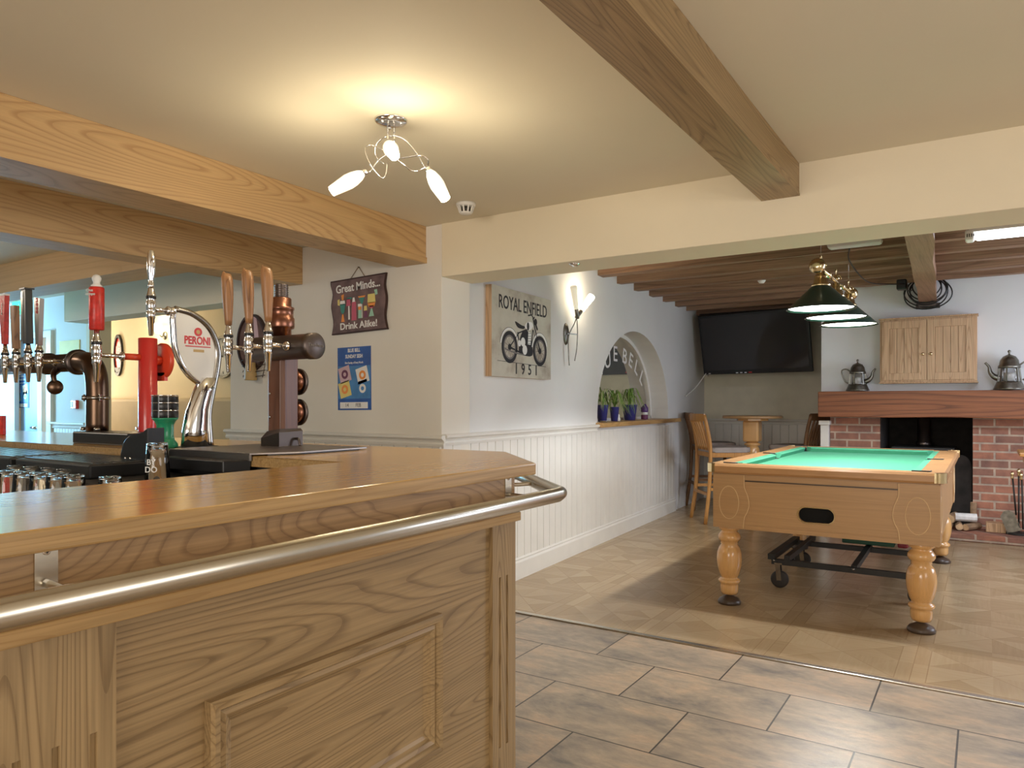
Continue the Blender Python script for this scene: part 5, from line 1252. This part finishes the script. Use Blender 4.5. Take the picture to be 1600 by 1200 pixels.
# dark slab put in for the shaded depth of an arched niche
ap = [(Xo1-.17, .07), (Xo1-.01, .07), (Xo1-.01, .60)]+[(Xo1-.09+.08*math.cos(R(a)), .60+.13*math.sin(R(a))) for a in range(0, 181, 15)]
MB(frame((0, 8.10, 0), (1, 0, 0), (0, 0, 1), (0, -1, 0))).prism([(x, z) for x, z in ap], -.03, .0).build('dark_arch_slab', 'soot', fp, world=True)
# logs and hearth items
def log(px, py, y, r, L, ang, label, mat='bark', z=None, tilt=0):
    q = P(px, py, Y=y); zz = q.z if z is None else z
    o = thing('firewood_log', label, 'log', (q.x, y, zz), group='logs on the hearth')
    d = Vector((math.cos(ang)*math.cos(tilt), math.sin(ang)*math.cos(tilt), math.sin(tilt))); 
    x = d.orthogonal().normalized(); M = frame((0, 0, 0), x, d.cross(x), d)
    pr = [(r*(.9+.2*noise.noise(Vector((a, px, 1))))*math.cos(R(a)), r*(.9+.2*noise.noise(Vector((a*.02, px, 3))))*math.sin(R(a))) for a in range(0, 360, 40)]
    MB(M).prism(pr, -L/2, L/2).build('bark', mat, o)
    p2 = [(a*.92, b*.92) for a, b in pr]; MB(M).prism(p2, -L/2-.001, -L/2).build('cut_end', 'cut_wood', o); MB(M).prism(p2, L/2, L/2+.001).build('cut_end', 'cut_wood', o)
log(1488, 809, 7.86, .05, .22, R(80), 'pale split log at the left of the hearth pile, behind the table leg')
log(1498, 825, 7.80, .036, .2, R(95), 'short log lying at the bottom of the hearth pile', z=.108)
log(1519, 824, 7.80, .034, .2, R(60), 'short log at the bottom right of the hearth pile', z=.106)
log(1509, 811, 7.82, .042, .17, R(10), 'white birch log on top of the hearth pile', 'birch', z=.182)
log(1521, 806, 7.93, .03, .22, R(90), 'thin log standing upright against the brick pier', z=.20, tilt=R(85))
log(1484, 822, 7.80, .034, .2, R(85), 'small log at the bottom left of the hearth pile', z=.106)
q = P(1556, 822, Y=7.82)
tag(MB().box(q.x-.075, q.x+.075, 7.77, 7.90, .071, .155, .006).build('wood_block', 'pine'), 'square wooden block alone on the hearth between logs and fire irons', 'block')
# companion set
q = P(1592, 835, Y=7.78)
cs = thing('fire_irons', 'black and brass fireside companion set with shovel on the hearth', 'fire irons', (q.x, 7.80, .07))
MB().lathe([(.10, .07), (.10, .082), (.06, .09), (.01, .095)], (q.x, 7.80, 0), 28).cyl((q.x, 7.80, .09), (q.x, 7.80, .60), .007).build('stand', 'black_metal', cs, world=True)
MB().cyl((q.x-.045, 7.78, .56), (q.x-.02, 7.78, .24), .007).cyl((q.x+.02, 7.76, .56), (q.x+.03, 7.77, .12), .006).build('shaft', 'black_metal', cs, world=True)
mb = MB(); 
for (x, y, z) in ((q.x-.048, 7.78, .575), (q.x+.015, 7.76, .57), (q.x, 7.80, .60)): mb.lathe([(.008, -.02), (.014, -.01), (.009, 0), (.014, .012), (.014, .03), (.006, .045)], (x, y, z), 14)
mb.build('knob', 'brass', cs, world=True)
mb = MB(frame((q.x-.055, 7.76, .16), (.94, 0, .34), (-.34, 0, .94), (0, -1, 0))); mb.prism([(-.05, -.07), (.045, -.07), (.05, .09), (.02, .12), (-.02, .12), (-.05, .09)], 0, .004); mb.box(-.055, -.051, -.07, .09, 0, .02).box(.051, .055, -.07, .09, 0, .02); mb.build('shovel', 'pewter', cs, world=True)
# cupboard
c0 = P(1376, 598, Y=7.9); c1 = P(1527, 493, Y=7.9)
cb_ = thing('wall_cupboard', 'two-door pine wall cupboard above the mantel', 'cupboard', ((c0.x+c1.x)/2, 7.95, c0.z))
za, zb = c0.z, c1.z; xa, xb = c0.x, c1.x; xm = (xa+xb)/2
MB().box(xa, xb, 7.84, 7.999, za, zb, .004).box(xa-.01, xb+.01, 7.825, 7.999, zb, zb+.012, .003).box(xa-.008, xb+.008, 7.828, 7.999, za-.012, za, .003).build('body', 'pine', cb_, world=True)
for (u0, u1, kx) in ((xa+.02, xm-.003, 1), (xm+.003, xb-.02, -1)):
    mb = MB(); st_ = .065; y0 = 7.82
    mb.box(u0, u0+st_, y0, 7.84, za+.02, zb-.02).box(u1-st_, u1, y0, 7.84, za+.02, zb-.02).box(u0+st_, u1-st_, y0, 7.84, za+.02, za+.085).box(u0+st_, u1-st_, y0, 7.84, zb-.09, zb-.02)
    n_ = 4; w_ = (u1-u0-2*st_)/n_
    for k in range(n_): mb.box(u0+st_+k*w_+.0015, u0+st_+(k+1)*w_-.0015, y0+.008, 7.838, za+.085, zb-.09, .002)
    o = mb.build('door', 'pine', cb_, world=True)
    MB().lathe([(.006, 0), (.006, .012), (.014, .018), (.012, .028), (.001, .031)], ((u1-.03) if kx == 1 else (u0+.03), y0, (za+zb)/2-.04), 16, '-Y').build('knob', 'brass', o, world=True)
# teapot lanterns on the mantel
def teapot(px, y, sc, flip, label):
    q = P(px, 612, Y=y); t_ = thing('teapot_lantern', label, 'teapot', (q.x, y, 1.342))
    k = sc
    MB().lathe([(.125*k, 0), (.122*k, .01*k), (.10*k, .06*k), (.094*k, .075*k)], seg=32).build('base', 'pewter', t_)
    for a in range(0, 360, 60):
        c_, s_ = math.cos(R(a+15)), math.sin(R(a+15))
        MB().bar((.092*k*c_, .092*k*s_, .07*k), (.078*k*c_, .078*k*s_, .20*k), .012*k, .012*k).build('strut', 'pewter', t_)
    MB().lathe([(.084*k, .195*k), (.088*k, .20*k), (.086*k, .215*k), (.078*k, .225*k), (.072*k, .265*k), (.05*k, .30*k), (.02*k, .315*k), (.008*k, .32*k), (.008*k, .335*k), (.014*k, .342*k), (.012*k, .352*k), (.004*k, .36*k)], seg=32).build('lid', 'pewter', t_)
    MB().lathe([(.05*k, .075*k), (.055*k, .08*k), (.05*k, .19*k), (.045*k, .195*k)], seg=20).build('inner_glass', 'clear_glass', t_)
    MB().lathe([(.032*k, .076*k), (.032*k, .15*k), (.028*k, .152*k)], seg=16).build('candle', 'white_paint', t_)
    f = flip
    MB().tube([(f*.075*k, 0, .10*k), (f*.115*k, 0, .12*k), (f*.145*k, 0, .16*k), (f*.155*k, 0, .21*k), (f*.185*k, 0, .25*k)], [.030*k, .026*k, .018*k, .012*k, .010*k], 14, 5).build('spout', 'pewter', t_)
    MB().tube([(-f*.075*k, 0, .22*k), (-f*.12*k, 0, .25*k), (-f*.165*k, 0, .235*k), (-f*.16*k, 0, .18*k), (-f*.13*k, 0, .11*k), (-f*.10*k, 0, .085*k)], .008*k, 10, 5).build('handle', 'pewter', t_)
teapot(1340, 7.88, .86, 1, 'pewter teapot-shaped lantern on the mantel left of the cupboard')
teapot(1577, 7.88, .98, -1, 'pewter teapot-shaped lantern on the mantel right of the cupboard')
# ================================================================== STOOLS AND TALL TABLE
def stool(name, label, loc, rz, wmat):
    t_ = thing(name, label, 'bar stool', loc, rz, 'tall chairs around the tall table')
    w_ = .205; SZ = .72
    for s in (-1, 1):   # back is at -Y, faces +Y
        MB().tube([(s*w_*1.08, -.26, 0), (s*w_, -.215, .35), (s*w_, -.20, SZ), (s*w_*1.02, -.225, .92), (s*w_*1.05, -.27, 1.10)], .02, 8, 4).build('leg', wmat, t_)
        MB().tube([(s*w_*1.02, .23, 0), (s*w_*.95, .18, SZ-.02)], .02, 8).build('leg', wmat, t_)
    MB().box(-w_, w_, -.20, .20, SZ-.05, SZ, .006).build('seat_frame', wmat, t_)
    mb = MB(); mb.prism(rr(-w_-.01, w_+.01, -.20, .225, .05), SZ, SZ+.05, .018); mb.build('cushion', 'cushion_grey', t_)
    mb = MB(); pts = [(x, -.26-.035*math.cos(x/w_*1.3), 1.075) for x in [(-w_*1.05)+k*w_*.21 for k in range(11)]]
    for a, b in zip(pts[:-1], pts[1:]): mb.bar(a, b, .02, .075)
    mb.build('top_rail', wmat, t_)
    for k in range(6):
        x = -w_*.75+k*w_*.3; yb = -.26-.035*math.cos(x/w_*1.3)
        MB().tube([(x, -.20, SZ+.02), (x, -.235, .9), (x, yb, 1.05)], [.012, .014, .012], 8, 4).build('slat', wmat, t_)
    MB().bar((-w_, -.23, .30), (w_, -.23, .30), .018, .03).bar((-w_*1.0, .21, .22), (w_*1.0, .21, .22), .02, .035).bar((-w_, -.225, .35), (-w_, .20, .35), .018, .03).bar((w_, -.225, .35), (w_, .20, .35), .018, .03).build('stretcher', wmat, t_)
    return t_
pA, pB = P(1105, 820, Z=0), P(1080, 808, Z=0)
mid = (pA+pB)/2; back = (pB-pA).normalized(); fwd = Vector((back.y, -back.x, 0))  # facing right/away
if fwd.x < 0: fwd = -fwd
stool('bar_stool', 'tall golden-oak bar stool nearest the arch wall, back to the camera side', tuple(mid+fwd*.25), math.atan2(fwd.y, fwd.x)-math.pi/2, 'stool_wood')
stool('bar_stool', 'tall slat-backed bar stool in the alcove corner behind the golden one', (-2.66, 8.40, 0), R(-60), 'dark_stool')
stool('bar_stool', 'tall dark bar stool between the tall table and the brick chimney', (-1.72, 8.34, 0), R(75), 'dark_stool')
tt = thing('poseur_table', 'small tall round table with a turned pedestal in the alcove', 'table', (-2.13, 8.12, 0))
MB().lathe([(.30, 1.055), (.315, 1.06), (.315, 1.078), (.305, 1.084)], seg=40).build('table_top', 'table_wood', tt)
MB().lathe([(.17, 1.03), (.17, 1.055)], seg=8, smooth=False).prism([(-.085, -.085), (.085, -.085), (.085, .085), (-.085, .085)], .80, 1.03, .02).lathe([(.05, .80), (.085, .78), (.085, .765), (.06, .755), (.075, .72), (.085, .66), (.07, .58), (.05, .40), (.06, .25), (.075, .2), (.075, .12)], seg=24).build('pedestal', 'leg_wood', tt)
for a in (45, 135, 225, 315): MB().tube([(.05*math.cos(R(a)), .05*math.sin(R(a)), .16), (.18*math.cos(R(a)), .18*math.sin(R(a)), .09), (.28*math.cos(R(a)), .28*math.sin(R(a)), .025)], [.035, .028, .022], 10, 4).build('leg', 'leg_wood', tt)
# side table at the right edge
q = P(1592, 712, Y=7.0)
t_ = thing('side_table', 'wooden table corner showing at the right edge beside the hearth', 'table', (q.x+.35, 7.1, 0))
MB().box(q.x, q.x+.7, 6.85, 7.40, q.z, q.z+.03, .006).box(q.x+.04, q.x+.66, 6.89, 7.36, q.z-.07, q.z).build('table_top', 'stool_wood', t_, world=True)
for x in (q.x+.2, q.x+.62):
    for y in (6.93, 7.32): MB().box(x-.02, x+.02, y-.02, y+.02, 0, q.z-.0).build('leg', 'stool_wood', t_, world=True)
# dark screen through the arch
MB().box(P(915, 560, Y=11.25).x, P(1003, 560, Y=11.25).x, 11.24, 11.298, P(965, 585, Y=11.24).z, 2.36, .01).build('display', 'display_black', tvb, world=True)
MB().box(P(978, 560, Y=11.25).x, P(980, 560, Y=11.25).x, 11.235, 11.24, P(965, 583, Y=11.24).z, P(965, 581, Y=11.24).z).build('indicator', 'red_paint', tvb, world=True)
point('beyond_lamp', (-4.6, 8.6, 2.2), 22, (1, .92, .75), .1)
